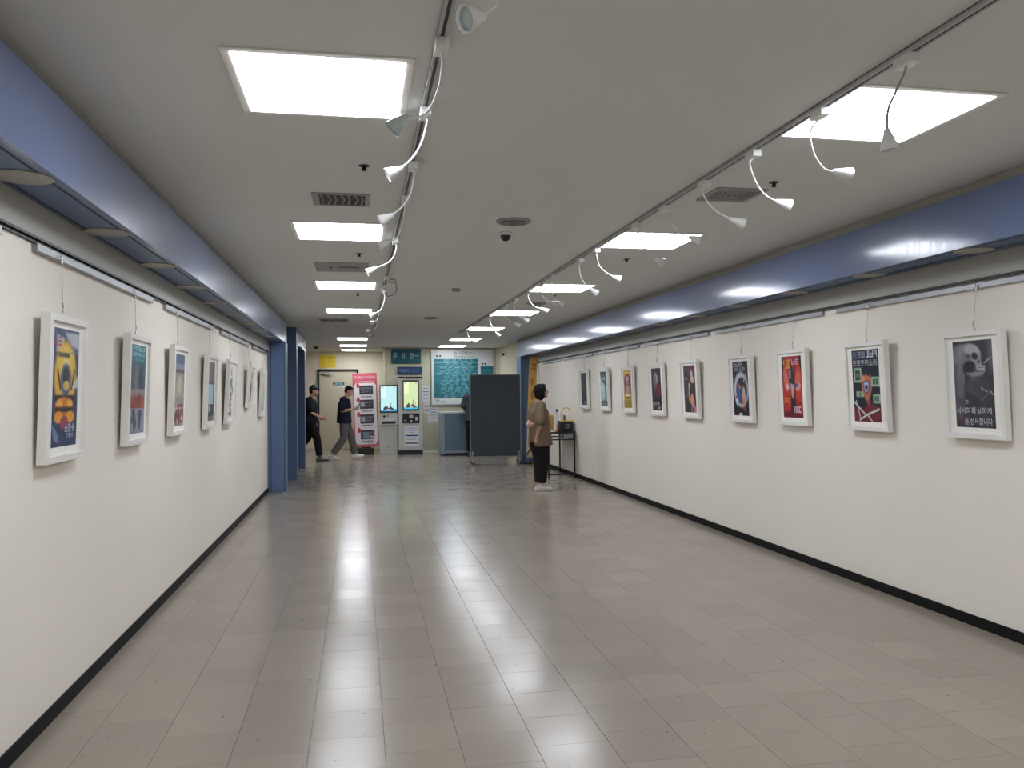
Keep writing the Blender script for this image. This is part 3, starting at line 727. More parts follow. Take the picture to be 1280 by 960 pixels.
framed('R', 4.43, 1.147, 'framed grey smoking-skull poster with white Korean lettering', A, tilt=2.6)
A = art((26, 30, 46), 4)
A.rect(.02, .88, .2, .98, (74, 90, 108)).glyphs(.24, .89, .53, .98, 2, (150, 158, 176)).glyphs(.56, .89, .98, .985, 3, (206, 208, 218)).glyphs(.04, .78, .97, .86, 6, (150, 156, 158))
A.rect(0, 0, 1, .2, (92, 28, 42)).poly([(0, .2), (.4, .17), (.6, .27), (1, .18), (1, 0), (0, 0)], (112, 34, 50))
for u0, v0, u1, v1 in ((.05, .55, .34, .75), (.7, .49, 1, .62), (.12, .35, .4, .42), (.74, .26, 1, .38)):
    A.rect(u0, v0, u1, v1, (168, 196, 170)).rect(u0 + .05, v0 + .025, u1 - .05, v1 - .025, (40, 62, 62)).ell((u0 + u1) / 2, (v0 + v1) / 2, .05, .03, (110, 126, 110))
A.poly([(.3, .62), (.38, .66), (.45, .63), (.52, .67), (.6, .63), (.68, .65), (.7, .45), (.55, .22), (.36, .4)], (188, 112, 76)).poly([(.36, .62), (.44, .65), (.5, .5), (.4, .45)], (214, 146, 104)).poly([(.55, .3), (.62, .42), (.55, .22), (.47, .3)], (142, 66, 48))
A.poly([(.38, .56), (.5, .58), (.63, .56), (.62, .44), (.5, .37), (.4, .44)], (54, 66, 122)).poly([(.42, .54), (.5, .56), (.59, .54), (.58, .45), (.5, .4), (.43, .45)], (178, 186, 208)).ell(.505, .48, .06, .035, (44, 54, 110))
A.line([(.0, .28), (.45, .09), (.95, .18)], .05, (196, 200, 190)).line([(.1, .3), (.25, .02)], .035, (186, 192, 184)).line([(.2, .02), (.5, .1), (.68, 0)], .04, (200, 204, 196))
framed('R', 5.51, 1.150, 'framed dark poster with a crest, boxed pictures and crossed lines', A, tilt=2.6)
A = art((150, 34, 44), 5)
A.ell(.25, .5, .3, .45, (186, 50, 48)).ell(.85, .55, .2, .3, (196, 62, 46)).poly([(0, 1), (.12, 1), (.08, .65), (0, .5)], (58, 16, 26)).poly([(1, 1), (.88, 1), (.93, .8), (1, .7)], (52, 18, 26)).rect(0, 0, 1, .1, (112, 24, 38))
A.ell(.2, .62, .12, .2, (212, 112, 100), .2).ell(.78, .6, .12, .16, (214, 100, 74), -.3).ell(.25, .5, .1, .05, (222, 178, 172)).ell(.8, .5, .14, .06, (214, 150, 140), .4)
A.poly([(.36, .8), (.52, .86), (.66, .6), (.62, .3), (.5, .06), (.38, .1), (.44, .4), (.34, .6)], (40, 40, 56)).poly([(.38, .78), (.46, .78), (.46, .64), (.38, .64)], (156, 166, 186)).poly([(.42, .56), (.6, .53), (.56, .36), (.5, .3), (.46, .38)], (206, 158, 150)).ell(.7, .52, .1, .03, (52, 82, 150), .3).ell(.56, .2, .1, .12, (34, 32, 44))
A.glyphs(.08, .86, .16, .95, 1, (226, 186, 90)).glyphs(.2, .8, .46, .95, 2, (222, 178, 66)).glyphs(.52, .86, .9, .95, 2, (206, 170, 186)).glyphs(.06, .24, .36, .32, 3, (222, 150, 58)).glyphs(.58, .08, .95, .19, 2, (228, 196, 204))
framed('R', 6.57, 1.153, 'framed red poster with a dark central figure and yellow lettering', A, tilt=2.2)
A = art((24, 27, 38), 6)
A.glyphs(.06, .9, .38, .98, 2, (150, 152, 166)).glyphs(.44, .9, .68, .98, 1, (170, 172, 186)).glyphs(.1, .82, .45, .89, 2, (150, 152, 166)).glyphs(.5, .82, .85, .89, 2, (158, 160, 172))
A.ell(.53, .48, .46, .32, (196, 200, 214)).ell(.56, .46, .36, .25, (66, 52, 72)).ell(.56, .52, .3, .17, (48, 52, 66))
A.ell(.38, .42, .14, .2, (56, 90, 146), .25).poly([(.28, .5), (.4, .62), (.5, .5), (.42, .25), (.34, .2)], (66, 104, 160)).ell(.46, .55, .1, .06, (200, 120, 92)).ell(.62, .5, .12, .08, (86, 100, 62)).poly([(.55, .4), (.75, .5), (.85, .3), (.7, .1), (.62, .22)], (206, 136, 106)).ell(.7, .42, .08, .1, (196, 180, 170)).ell(.52, .6, .12, .05, (46, 38, 44))
A.line([(.7, .62), (.92, .8)], .04, (176, 180, 196)).line([(.78, .58), (1, .74)], .03, (120, 124, 140)).poly([(.12, .3), (.22, .34), (.3, .18), (.2, .2)], (214, 218, 226)).ell(.2, .34, .06, .02, (170, 56, 62)).ell(.45, .02, .12, .03, (206, 206, 210)).poly([(.62, .14), (.72, .2), (.76, .06)], (166, 62, 54))
framed('R', 7.55, 1.148, 'framed black poster with a pale ring around crowded figures', A, tilt=2.0)
A = art((58, 54, 54), 7)
A.rect(0, .86, 1, 1, (94, 48, 60)).blobs(26, [(78, 66, 70), (92, 84, 82), (66, 70, 66), (118, 84, 96)], 0, .3, 1, .9).ell(.68, .86, .2, .1, (122, 54, 72)).ell(.75, .7, .14, .08, (216, 176, 146)).ell(.7, .8, .1, .08, (196, 180, 182)).poly([(.42, .62), (.5, .62), (.46, .4), (.44, .2), (.4, .3)], (206, 190, 170)).poly([(.5, .3), (.72, .42), (.88, .22), (.74, .1), (.56, .18)], (222, 156, 112)).poly([(.6, .15), (.7, .3), (.66, 0), (.55, 0)], (160, 132, 140)).poly([(.8, .2), (1, .1), (1, 0), (.75, 0)], (186, 140, 136)).ell(.2, .72, .15, .04, (140, 100, 120))
framed('R', 8.81, 1.154, 'framed dim grey poster with pale and orange shapes and a maroon top', A, tilt=2.4)
A = art((40, 36, 40), 8)
A.ell(.45, .7, .28, .2, (96, 92, 96)).poly([(.3, .85), (.5, .9), (.75, .75), (.6, .62), (.4, .6)], (168, 162, 164)).poly([(.36, .8), (.5, .84), (.52, .6), (.4, .55)], (126, 120, 124)).ell(.66, .47, .24, .18, (104, 38, 52)).poly([(.45, .6), (.9, .62), (.85, .35), (.5, .3)], (122, 44, 58)).blobs(12, [(70, 60, 66), (86, 40, 52)], .1, .25, .6, .6).rect(0, .02, .6, .1, (92, 44, 54)).glyphs(.06, .13, .48, .19, 3, (212, 178, 180)).glyphs(.52, .13, .8, .19, 1, (206, 200, 200)).glyphs(.6, .04, .86, .1, 2, (210, 206, 208))
framed('R', 9.87, 1.158, 'framed black poster with a pale bundle and dark red form', A, tilt=2.4)
A = art((198, 160, 66), 9)
A.rect(0, 0, 1, .2, (168, 140, 44)).ell(.5, .68, .4, .24, (112, 40, 60)).ell(.5, .72, .24, .13, (166, 108, 170)).ell(.5, .77, .12, .05, (206, 170, 206)).poly([(.15, .6), (.9, .58), (.92, .4), (.16, .38)], (86, 38, 58)).ell(.52, .48, .28, .12, (176, 150, 168)).rect(.3, .3, .82, .36, (212, 206, 196)).ell(.4, .27, .1, .03, (40, 36, 40)).ell(.68, .27, .1, .03, (40, 36, 40)).ell(.5, .92, .35, .03, (222, 190, 92))
framed('R', 11.02, 1.173, 'framed yellow-ochre poster with a purple and maroon figure', A, tilt=1.6)
A = art((176, 200, 196), 10)
A.rect(0, .9, 1, 1, (54, 64, 78)).poly([(.1, .9), (.9, .95), (1, .6), (.7, .62), (.3, .75)], (70, 84, 98)).line([(.1, .86), (.4, .74), (.95, .6)], .1, (44, 54, 66)).ell(.6, .8, .2, .06, (150, 170, 180)).ell(.35, .45, .26, .18, (206, 224, 218)).rect(.66, .2, .86, .7, (120, 146, 146)).rect(0, 0, 1, .17, (58, 70, 74)).blobs(14, [(90, 108, 108), (140, 160, 156)], .1, .02, .9, .2).ell(.25, .38, .1, .05, (130, 160, 152))
framed('R', 12.14, 1.18, 'framed pale green poster with a dark blue diagonal band', A, tilt=2.4)
A = art((40, 42, 48), 11)
A.blobs(30, [(56, 58, 64), (30, 32, 38), (70, 72, 78), (48, 48, 56)], 0, 0, 1, 1).rect(.1, .84, .9, .87, (104, 106, 112)).rect(.4, .2, .55, .8, (62, 64, 70)).ell(.6, .08, .3, .06, (110, 112, 124))
framed('R', 13.29, 1.19, 'framed near-black poster nearest the small table', A, tilt=1.6)
# --- seven-picture wall
A = art((48, 62, 96), 12)
A.blobs(16, [(62, 78, 112), (40, 52, 84), (84, 98, 128)], 0, 0, 1, 1).poly([(.4, .97), (1, .98), (1, .84), (.7, .86)], (176, 180, 190)).poly([(.1, .95), (.4, .92), (.3, .82), (.1, .8)], (170, 172, 184)).glyphs(.04, .85, .3, .93, 2, (178, 64, 84)).glyphs(.66, .8, .95, .85, 3, (150, 150, 170))
A.ell(.48, .6, .42, .3, (216, 170, 52)).ell(.5, .72, .34, .14, (226, 190, 72)).rect(.18, .76, .62, .8, (70, 62, 56)).ell(.5, .72, .1, .03, (228, 214, 150)).ell(.5, .57, .22, .14, (92, 98, 122)).ell(.5, .6, .12, .08, (44, 42, 56)).ell(.52, .52, .12, .04, (206, 180, 96)).line([(.16, .66), (.3, .48)], .04, (60, 50, 44)).line([(.84, .66), (.72, .48)], .04, (60, 50, 44))
A.rect(.1, .39, .9, .44, (40, 34, 38)).ell(.46, .32, .38, .1, (206, 120, 44)).ell(.28, .36, .12, .04, (232, 170, 76)).ell(.68, .36, .12, .04, (230, 166, 74)).rect(.1, .29, .84, .34, (48, 36, 38)).ell(.26, .25, .16, .05, (226, 150, 50)).ell(.72, .25, .16, .05, (224, 150, 54)).ell(.48, .2, .16, .06, (150, 70, 90)).poly([(0, .2), (.26, .1), (.3, .03), (.1, .06)], (120, 132, 160)).glyphs(.5, .12, .9, .19, 3, (176, 182, 206)).glyphs(.56, .07, .85, .11, 3, (160, 168, 196)).poly([(.75, .5), (1, .62), (1, .5)], (190, 192, 200))
framed('L', 4.06, 1.148, 'framed dark blue poster with a yellow and black helmet-like figure', A, tilt=1.8)
A = art((58, 88, 112), 13)
A.rect(0, .8, 1, 1, (44, 112, 128)).glyphs(.06, .93, .94, .98, 6, (150, 206, 212)).glyphs(.06, .87, .94, .915, 6, (140, 196, 204)).glyphs(.1, .81, .9, .85, 5, (120, 180, 190)).ell(.4, .64, .3, .16, (86, 92, 102)).poly([(.3, .76), (.5, .76), (.6, .5), (.2, .5)], (112, 110, 112)).ell(.66, .62, .14, .14, (52, 62, 78)).rect(0, .42, 1, .5, (150, 136, 134)).rect(0, .28, 1, .42, (150, 72, 60)).blobs(8, [(172, 92, 72), (120, 60, 56)], .05, .3, .95, .42).rect(0, .0, 1, .28, (150, 156, 172)).poly([(.1, .26), (.3, .28), (.45, .1), (.3, 0)], (72, 74, 92)).poly([(.5, .26), (.85, .26), (.7, .04), (.58, .04)], (82, 84, 102)).ell(.22, .16, .16, .05, (92, 94, 112))
framed('L', 5.31, 1.152, 'framed poster with a teal lettered top and red middle band', A, tilt=1.8)
A = art((150, 146, 142), 14)
A.rect(0, .86, 1, 1, (70, 92, 124)).rect(0, .8, 1, .86, (120, 138, 160)).rect(0, .74, 1, .79, (92, 66, 66)).ell(.5, .56, .3, .14, (190, 186, 158)).rect(0, .4, 1, .46, (168, 168, 150)).rect(0, .05, 1, .3, (132, 62, 62)).ell(.4, .15, .22, .1, (112, 44, 50)).blobs(10, [(160, 100, 92), (190, 170, 166), (104, 48, 52)], .1, .05, .9, .34).rect(0, .24, 1, .255, (206, 200, 196)).ell(.8, .1, .08, .03, (226, 220, 216))
framed('L', 6.48, 1.155, 'framed poster with a blue top, pale centre and dark red base', A, tilt=1.8)
A = art((112, 104, 98), 15)
A.rect(0, .62, 1, 1, (116, 106, 98)).rect(0, .6, 1, .66, (46, 66, 88)).rect(0, .28, .8, .62, (176, 206, 222)).rect(.8, .28, 1, .62, (96, 112, 128)).rect(0, .08, 1, .28, (66, 68, 78)).ell(.3, .2, .12, .06, (206, 210, 216)).ell(.6, .14, .16, .03, (40, 40, 48)).rect(0, 0, 1, .08, (124, 118, 118))
framed('L', 7.82, 1.152, 'framed brown-grey poster with a bright pale blue panel', A, tilt=1.8)
A = art((222, 218, 212), 16)
A.glyphs(.1, .86, .5, .97, 1, (196, 72, 92)).ell(.35, .84, .12, .04, (206, 120, 132)).ell(.4, .7, .2, .05, (64, 104, 96)).blobs(18, [(70, 76, 80), (90, 104, 100), (54, 56, 62)], .2, .1, .75, .64, (.03, .1)).rect(.1, .03, .6, .1, (60, 60, 66))
framed('L', 8.97, 1.158, 'framed white poster with a red mark and scattered dark shapes', A, tilt=3.0)
A = Paint(.2, .36, (214, 206, 206), rnd=17)
A.glyphs(.15, .78, .85, .98, 2, (196, 60, 84)).ell(.5, .8, .25, .06, (206, 120, 136)).poly([(.2, 0), (.9, 0), (.85, .55), (.55, .7), (.2, .5)], (46, 44, 54)).ell(.5, .62, .16, .06, (60, 52, 60))
framed('L', 10.48, 1.303, 'smaller framed poster with a dark figure under red lettering', A, W=.36, H=.50, tilt=5.5)
A = art((206, 200, 190), 18)
A.blobs(14, [(186, 178, 168), (214, 210, 204), (160, 156, 150)], .1, .1, .9, .9).rect(.2, .05, .7, .12, (150, 146, 142))
framed('L', 11.91, 1.165, 'framed pale beige poster beside the blue column', A, tilt=2.6)

# =================================================================== BACK OF THE HALL
def flat(name, px0, py0, px1, py1, yw, art_fn, m, label, cat, thick=.012, frame=None, group=None):
    a = on(px0, py0, 1, yw); b = on(px1, py1, 1, yw); W = b.x - a.x; H = a.z - b.z
    t = thing(name, label, cat, mw=frame_mw((a.x, yw - .001, b.z), (1, 0, 0), (0, 0, 1)), group=group)
    MB().bbox((0, 0, 0), (W, H, thick), min(.004, thick / 3)).build('backing', frame or M_cardboard, t)
    A = art_fn(W * .985, H * .985); A.build('face_print', m, t, (W * .0075, H * .0075, thick + .0004))
    return t, W, H
def park(w, h):
    A = Art(w, h, (28, 84, 96)); A.text('주', .05, .3, .19, .74, (196, 214, 216)).text('차', .34, .3, .47, .74, (196, 214, 216)).text('장', .62, .3, .76, .74, (196, 214, 216)).text('(B2)', .79, .46, .95, .6, (180, 204, 206)); return A
t, W, H = flat('parking_sign', 489, 436.6, 526, 454, YK, park, M_inkmatt, 'dark teal parking sign with white Korean lettering', 'sign', .06, mat('sign_teal', rgb(28, 80, 92), .4))
MB().bbox((-.055, 0, .0), (-.006, H * 1.0, .05), .004).build('end_cap', M_alu, t)
def blue_sign(w, h):
    A = Art(w, h, (36, 62, 100)); A.text('무인정산기', .07, .25, .45, .75, (150, 168, 206)); A.rect(.52, .2, .93, .8, (48, 76, 104)).glyphs(.56, .35, .85, .62, 5, (70, 100, 130)); return A
flat('blue_sign', 496.5, 458.5, 527.5, 468, YK, blue_sign, M_inkmatt, 'small dark blue sign with pale lettering under the parking sign', 'sign', .03, mat('sign_blue', rgb(36, 62, 100), .4))
def yellow(w, h):
    A = Art(w, h, (232, 204, 62)); A.text('CCTV', .07, .68, .45, .86, (214, 130, 40)).text('촬영중', .52, .66, .93, .86, (70, 52, 14)); 
    for i in range(4): A.rect(.08, .5 - i * .12, .42, .53 - i * .12, (178, 140, 44)).rect(.48, .5 - i * .12, .9, .53 - i * .12, (196, 160, 44))
    return A
flat('yellow_notice', 399.5, 443.5, 420, 459.5, YD, yellow, M_inkmatt, 'yellow notice board above the beige door', 'sign', .012, M_yellow)

# information board
a = on(539.5, 436.8, 1, YK); b = on(617, 504.5, 1, YK); W = b.x - a.x; H = a.z - b.z
t = thing('information_board', 'large white information board with teal directory strips', 'sign', mw=frame_mw((a.x, YK - .001, b.z), (1, 0, 0), (0, 0, 1)))
MB().bbox((0, 0, 0), (W, H, .03), .004).build('backing', mat('board_white', rgb(205, 208, 208), .25), t)
mb = MB(); mb.bbox((-.02, -.02, 0), (0, H + .0, .04), .003); mb.bbox((-.02, -.035, 0), (W, -.0, .04), .003); mb.build('board_edge', M_alu, t)
def bu(px, py): p = on(px, py, 1, YK); return p.x - a.x, p.z - b.z
u0, v1 = bu(542.5, 448.5); u1, v0 = bu(597, 497)
n = 10; sh = (v1 - v0) / n; teal = mat('teal_strip', rgb(22, 104, 116), .3)
rg = random.Random(5)
for i in range(n):
    y0 = v1 - (i + 1) * sh
    s = MB().bbox((u0, y0 + .006, .03), (u1, y0 + sh - .004, .042), .002).build('directory_strip', teal, t)
    A = Art(.001, .001, (0, 0, 0)); A.mb = MB(); A.w, A.h = u1 - u0, sh; A.z = 0
    for ln in range(2):
        x = rg.uniform(.06, .3); 
        while x < .9:
            wd = rg.uniform(.05, .16); A.glyphs(x, .2 + ln * .36, min(x + wd, .96), .46 + ln * .36, max(2, int(wd * 30)), (150, 206, 212)); x += wd + rg.uniform(.03, .08)
    A.build('directory_lettering', M_inkmatt, s, (u0, y0, .0426), kind='stuff')
u0, v1 = bu(600.5, 457.5); u1, v0 = bu(616, 474)
for i in range(3):
    y0 = v1 - (i + 1) * (v1 - v0) / 3
    MB().bbox((u0, y0 + .006, .03), (u1, y0 + (v1 - v0) / 3 - .004, .042), .002).build('side_strip', teal, t)
A = Art(.001, .001, (0, 0, 0)); A.mb = MB(); A.w, A.h = 1, 1; A.z = 0; A.step = .0002
q0 = bu(567, 444.2); q1 = bu(592.5, 439.6); A.text('청사종합안내', q0[0], q0[1], q1[0], q1[1], (36, 42, 46))
q0 = bu(567, 447); q1 = bu(592.5, 445.1); A.text('INFORMATION', q0[0], q0[1], q1[0], q1[1], (48, 52, 60))
for px, py in ((546, 445.2), (550, 445.2), (603, 455), (606.5, 455)):
    c = bu(px, py); A.poly([(c[0] + .025 * math.cos(k * PI / 5), c[1] + .025 * math.sin(k * PI / 5)) for k in range(10)], (40, 44, 50))
q0 = bu(551, 503); q1 = bu(558, 501.3); A.glyphs(q0[0], q0[1], q1[0], q1[1], 5, (96, 100, 104))
A.line([bu(545, 499), bu(546.5, 502.5), bu(549, 499.5)], .02, (96, 104, 104))
o = A.mb.build('board_lettering', M_inkmatt, t); o.location = (0, 0, .0306)

# paper notices on the kiosk wall
def paper(w, h):
    A = Art(w, h, (206, 208, 206)); 
    for i in range(4): A.rect(.1, .8 - i * .2, .9, .86 - i * .2, (110, 114, 124) if i % 2 else (150, 154, 160))
    return A
flat('paper_notice', 528, 482, 536.5, 502.5, YK, paper, M_inkmatt, 'tall pale paper notice beside the taller kiosk', 'notice', .003)
flat('paper_notice', 529.5, 504, 538, 516.5, YK, paper, M_inkmatt, 'dark-lined paper notice overlapping another under the board', 'notice', .009)
flat('paper_notice', 534.5, 508.5, 547.5, 526.5, YK, paper, M_inkmatt, 'wide white paper notice hanging below the information board', 'notice', .003)

# kiosks
def screen_art(w, h, tint):
    A = Art(w, h, tint, step=.0002)
    A.rect(0, .55, .35, 1, tuple(min(255, c + 26) for c in tint)).poly([(0, 0), (1, 0), (1, .1), (0, .06)], (70, 190, 230))
    A.poly([(.15, .06), (.2, .16), (.36, .2), (.5, .12), (.62, .2), (.8, .1), (.9, .05)], (46, 58, 66)).poly([(.3, .12), (.28, .24), (.48, .18), (.42, .1)], (88, 84, 80)).line([(.64, .18), (.66, .34)], .035, (60, 84, 88)).line([(.8, .1), (.82, .26)], .03, (90, 120, 110)).ell(.52, .07, .14, .02, (230, 170, 170)).ell(.86, .94, .07, .02, (120, 190, 130)).ell(.12, .95, .09, .015, (130, 190, 140))
    return A
k1a = on(474.5, 500, 1, 20.45); k1b = on(497, 500, 1, 20.45)
W1 = k1b.x - k1a.x
t = thing('payment_kiosk', 'shorter grey payment kiosk with a bright blue-white screen', 'kiosk', (k1a.x, 20.45, 0))
MB().bbox((0, .04, 0), (W1, .40, .86), .008).build('lower_cabinet', M_kiosk, t)
MB().bbox((0, .01, .78), (W1, .40, 1.02), .008).build('keypad_housing', M_kiosk, t)
MB().bbox((-.005, -.01, .72), (W1 + .005, .06, .86), .006).build('ticket_shelf', M_kiosk, t)
MB().box((.05, -.0125, .75), (W1 - .05, -.01, .81)).build('ticket_slot', M_black, t)
MB().lathe((.11, .01, .93), [(.03, 0), (.03, .006), (.001, .006)], (0, -1, 0), 14).build('scanner_button', M_black, t)
MB().lathe((.2, .01, .94), [(.016, 0), (.016, .006), (.001, .006)], (0, -1, 0), 12).build('red_button', mat('red_plastic', rgb(120, 44, 44), .4), t)
s = MB().bbox((0, .0, 1.02), (W1, .10, 1.69), .008).build('display_case', M_blackmetal, t)
o = screen_art(W1 - .05, .60, (196, 240, 244)).build('screen', M_screen, s); o.matrix_basis = frame_mw((.025, -.0012, 1.055), (1, 0, 0), (0, 0, 1))
MB().box((W1 * .4, .038, .17), (W1 * .6, .04, .19)).build('logo_mark', M_ventgrey, t)
k2a = on(498.3, 500, 1, 20.3); k2b = on(528.5, 500, 1, 20.3); W2 = k2b.x - k2a.x
t = thing('payment_kiosk', 'taller grey parking kiosk with a yellow-green screen and black base', 'kiosk', (k2a.x, 20.3, 0))
MB().bbox((.0, 0, 0), (W2, .5, .11), .006).build('plinth', M_black, t)
MB().bbox((0, .02, .11), (W2, .5, 1.86), .012).build('cabinet', M_kiosk, t)
MB().bbox((-.0, .0, 1.862), (W2, .5, 1.89), .004).build('top_cap', M_black, t)
s = MB().bbox((.10, .008, 1.07), (W2 - .09, .06, 1.80), .006).build('display_case', M_blackmetal, t)
o = screen_art(W2 - .24, .66, (214, 234, 176)).build('screen', M_screen, s); o.matrix_basis = frame_mw((.125, .0068, 1.105), (1, 0, 0), (0, 0, 1))
s = MB().bbox((.09, .01, .76), (W2 - .08, .06, 1.0), .004).build('control_panel', M_black, t)
for c, d in (((.3, .92), (.09, .08)), ((.3, .81), (.05, .05)), ((W2 - .15, .87), (.07, .09)), ((.16, .83), (.06, .05))):
    MB().bbox((c[0] - d[0] / 2, .005, c[1] - d[1] / 2), (c[0] + d[0] / 2, .012, c[1] + d[1] / 2), .002).build('control_module', M_kiosk if c[0] != .16 else M_trackgrey, s)
A = Art(.34, .48, (222, 224, 228)); A.glyphs(.1, .86, .9, .9, 12, (90, 94, 110)).rect(.12, .76, .88, .8, (70, 72, 90)).rect(.3, .66, .7, .68, (120, 122, 130)).rect(.06, .47, .94, .54, (70, 72, 140)).rect(.08, .36, .9, .38, (130, 132, 150)).rect(.08, .3, .8, .32, (130, 132, 150)).rect(.05, .09, .95, .15, (50, 54, 84))
o = A.build('instruction_sheet', M_inkmatt, t); o.location = (0, 0, 0); o.matrix_basis = frame_mw((.14, .019, .22), (1, 0, 0), (0, 0, 1))

# pink standing guide board
pa = on(440.5, 515, 1, 20.6); pb = on(471, 515, 1, 20.6); WB = pb.x - pa.x; HB = 1.80
t = thing('guide_board', 'pink and white standing guide board on a black base', 'sign stand', (pa.x + .02, 20.6, 0))
MB().bbox((.12, -.02, 0), (.50, .32, .16), .01).build('base', M_black, t)
MB().bbox((.2, .05, .12), (.42, .09, .32), .004).build('post', M_blackmetal, t)
bd = MB().bbox((0, 0, 0), (WB, HB, .03), .008).build('panel', mat('pink_board', rgb(198, 92, 106), .4), t)
bd.matrix_basis = frame_mw((.03, .03, .18), (1, 0, -.0), (.0, .0, 1)) @ Matrix.Rotation(R(1.6), 4, 'Z')
A = Art(WB - .02, HB - .02, (198, 90, 104), step=.0002)
A.text('무인정산기', .06, .925, .52, .965, (244, 206, 212)).text('이용안내', .57, .925, .94, .965, (244, 206, 212)).rect(.12, .885, .9, .895, (232, 160, 172))
A.poly([(.03, .82), (.12, .868), (.88, .868), (.97, .84), (.97, .08), (.9, .03), (.12, .03), (.03, .06)], (226, 218, 220))
for i, v in enumerate((.71, .515, .315, .10)):
    A.rect(.26, v, .84, v + .125, (62, 62, 66)).glyphs(.3, v + .075, .8, v + .1, 6, (140, 140, 146)).glyphs(.32, v + .03, .76, v + .06, 5, (124, 124, 130)).ell(.2, v + .125, .07, .035, (196, 60, 76), 0, 12).glyphs(.32, v - .04, .78, v - .018, 6, (64, 62, 66))
    if i in (1, 2): A.rect(.3, v + .03, .46, v + .09, (170, 168, 172))
A.rect(.36, .11, .62, .2, (120, 136, 160)).ell(.74, .13, .1, .02, (196, 160, 140)).glyphs(.4, .045, .8, .06, 7, (150, 120, 126))
A.build('printed_face', M_inkmatt, bd, (.01, .01, .0305))

# reception desk, partition, staff member behind
da = on(551, 540, 1, 19.7)
t = thing('reception_desk', 'blue-grey reception desk with a pale top beside the partition', 'desk', (da.x, 19.7, 0))
MB().bbox((.10, 0, .06), (1.5, .04, 1.0), .004).build('front_panel', M_deskblue, t)
MB().bbox((0, .0, .03), (.10, .6, 1.0), .02).build('end_panel', M_deskside, t)
MB().bbox((-.01, -.02, 1.0), (1.5, .6, 1.035), .006).build('desk_top', M_desktop, t)
MB().box((.03, .02, 0), (1.48, .55, .06)).build('plinth', M_black, t)
MB().box((.10, -.004, .06), (1.5, .0, .12)).build('kick_strip', M_deskside, t)
pa = on(587.3, 520, 1, 17.2); pb = on(651, 520, 1, 17.2)
t = thing('folding_partition', 'dark grey fabric office partition on castor feet', 'partition', (pa.x, 17.2, 0))
WP = pb.x - pa.x
MB().bbox((.012, -.015, .155), (WP - .012, .015, 1.845), .004).build('fabric_panel', M_fabric, t)
mb = MB(); mb.bbox((0, -.018, .14), (.014, .018, 1.86), .003); mb.bbox((WP - .014, -.018, .14), (WP, .018, 1.86), .003); mb.build('side_rail', M_alu, t)
MB().bbox((0, -.018, 1.845), (WP, .018, 1.86), .003).build('top_rail', M_trackgrey, t)
MB().bbox((0, -.018, .14), (WP, .018, .157), .003).build('bottom_rail', M_alu, t)
for x in (.05, WP - .05):
    f = MB().bbox((x - .018, -.02, .07), (x + .018, .02, .26), .006).build('foot_bracket', M_alu, t)
    MB().bbox((x - .02, -.22, .055), (x + .02, .22, .08), .006).build('foot_bar', M_alu, f)
    for y in (-.19, .19):
        MB().tube([(x - .012, y, .028), (x + .012, y, .028)], .028, 14, cap='flat').build('castor', M_black, f)

# small black console table with things on it
TX0, TX1, TY0, TY1 = 3.17, 3.655, 13.92, 15.02; TZ = .785
t = thing('console_table', 'slim black metal console table against the nine-picture wall', 'table', ((TX0 + TX1) / 2, (TY0 + TY1) / 2, 0))
hw, hd = (TX1 - TX0) / 2, (TY1 - TY0) / 2
MB().bbox((-hw, -hd, TZ - .025), (hw, hd, TZ), .004).build('table_top', M_black, t)
for x in (-hw + .015, hw - .015):
    for y in (-hd + .015, hd - .015): MB().bbox((x - .013, y - .013, 0), (x + .013, y + .013, TZ - .025), .002).build('leg', M_blackmetal, t)
for z in (TZ - .13, .06):
    for y in (-hd + .015, hd - .015): MB().box((-hw + .028, y - .01, z - .01), (hw - .028, y + .01, z + .01)).build('stretcher', M_blackmetal, t)
for x in (-hw + .015, hw - .015): MB().box((x - .01, -hd + .028, TZ - .14), (x + .01, hd - .028, TZ - .12)).build('stretcher', M_blackmetal, t)
d = MB().bbox((hw - .21, -hd + .002, TZ - .115), (hw - .05, -hd + .2, TZ - .035), .004).build('drawer', M_trackgrey, t)
def at(dx, dy): return ((TX0 + TX1) / 2 + dx, (TY0 + TY1) / 2 + dy, TZ)
b = thing('lidded_basket', 'black basket with a yellow looped handle on the console table', 'basket', at(.135, -.33))
MB().bbox((-.1, -.09, 0), (.1, .09, .175), .008).build('basket_body', M_black, b)
mb = MB(); mb.bbox((-.105, -.095, .176), (.105, .095, .19), .004); mb.build('rim', M_yellow, b)
MB().tube([(-.085, 0, .185), (-.088, 0, .33), (-.06, 0, .39), (0, 0, .415), (.05, 0, .40), (.07, 0, .34), (.072, 0, .185)], .009, 8).build('handle', M_yellow, b)
A = Art(.1, .1, (30, 30, 32)); A.glyphs(.1, .6, .9, .9, 3, (150, 150, 150)).glyphs(.1, .12, .9, .48, 3, (140, 140, 140)); o = A.build('basket_print', M_inkmatt, b); o.matrix_basis = frame_mw((-.05, -.0908, .04), (1, 0, 0), (0, 0, 1))
for dx, m, hh in ((-.035, M_lampwhite, .3), (.0, mat('violet_card', rgb(120, 104, 140), .5), .28), (.035, M_cardboard, .27)):
    tag(MB().bbox((-.012, -.06, 0), (.012, .06, hh), .003).build('leaflet_box', m), {.3: 'white leaflet box standing behind the black basket', .28: 'violet leaflet box standing behind the black basket', .27: 'cream leaflet box standing behind the black basket'}[hh], 'box').location = (at(.135 + dx, -.33)[0], at(0, -.16)[1], TZ)
b = thing('tan_carton', 'tall tan carton on the console table behind the woman', 'box', at(-.085, -.10))
MB().bbox((-.04, -.04, 0), (.04, .04, .26), .004).build('carton_body', M_tan, b); MB().bbox((-.041, -.041, .261), (.041, .041, .285), .003).build('carton_lid', M_yellow, b)
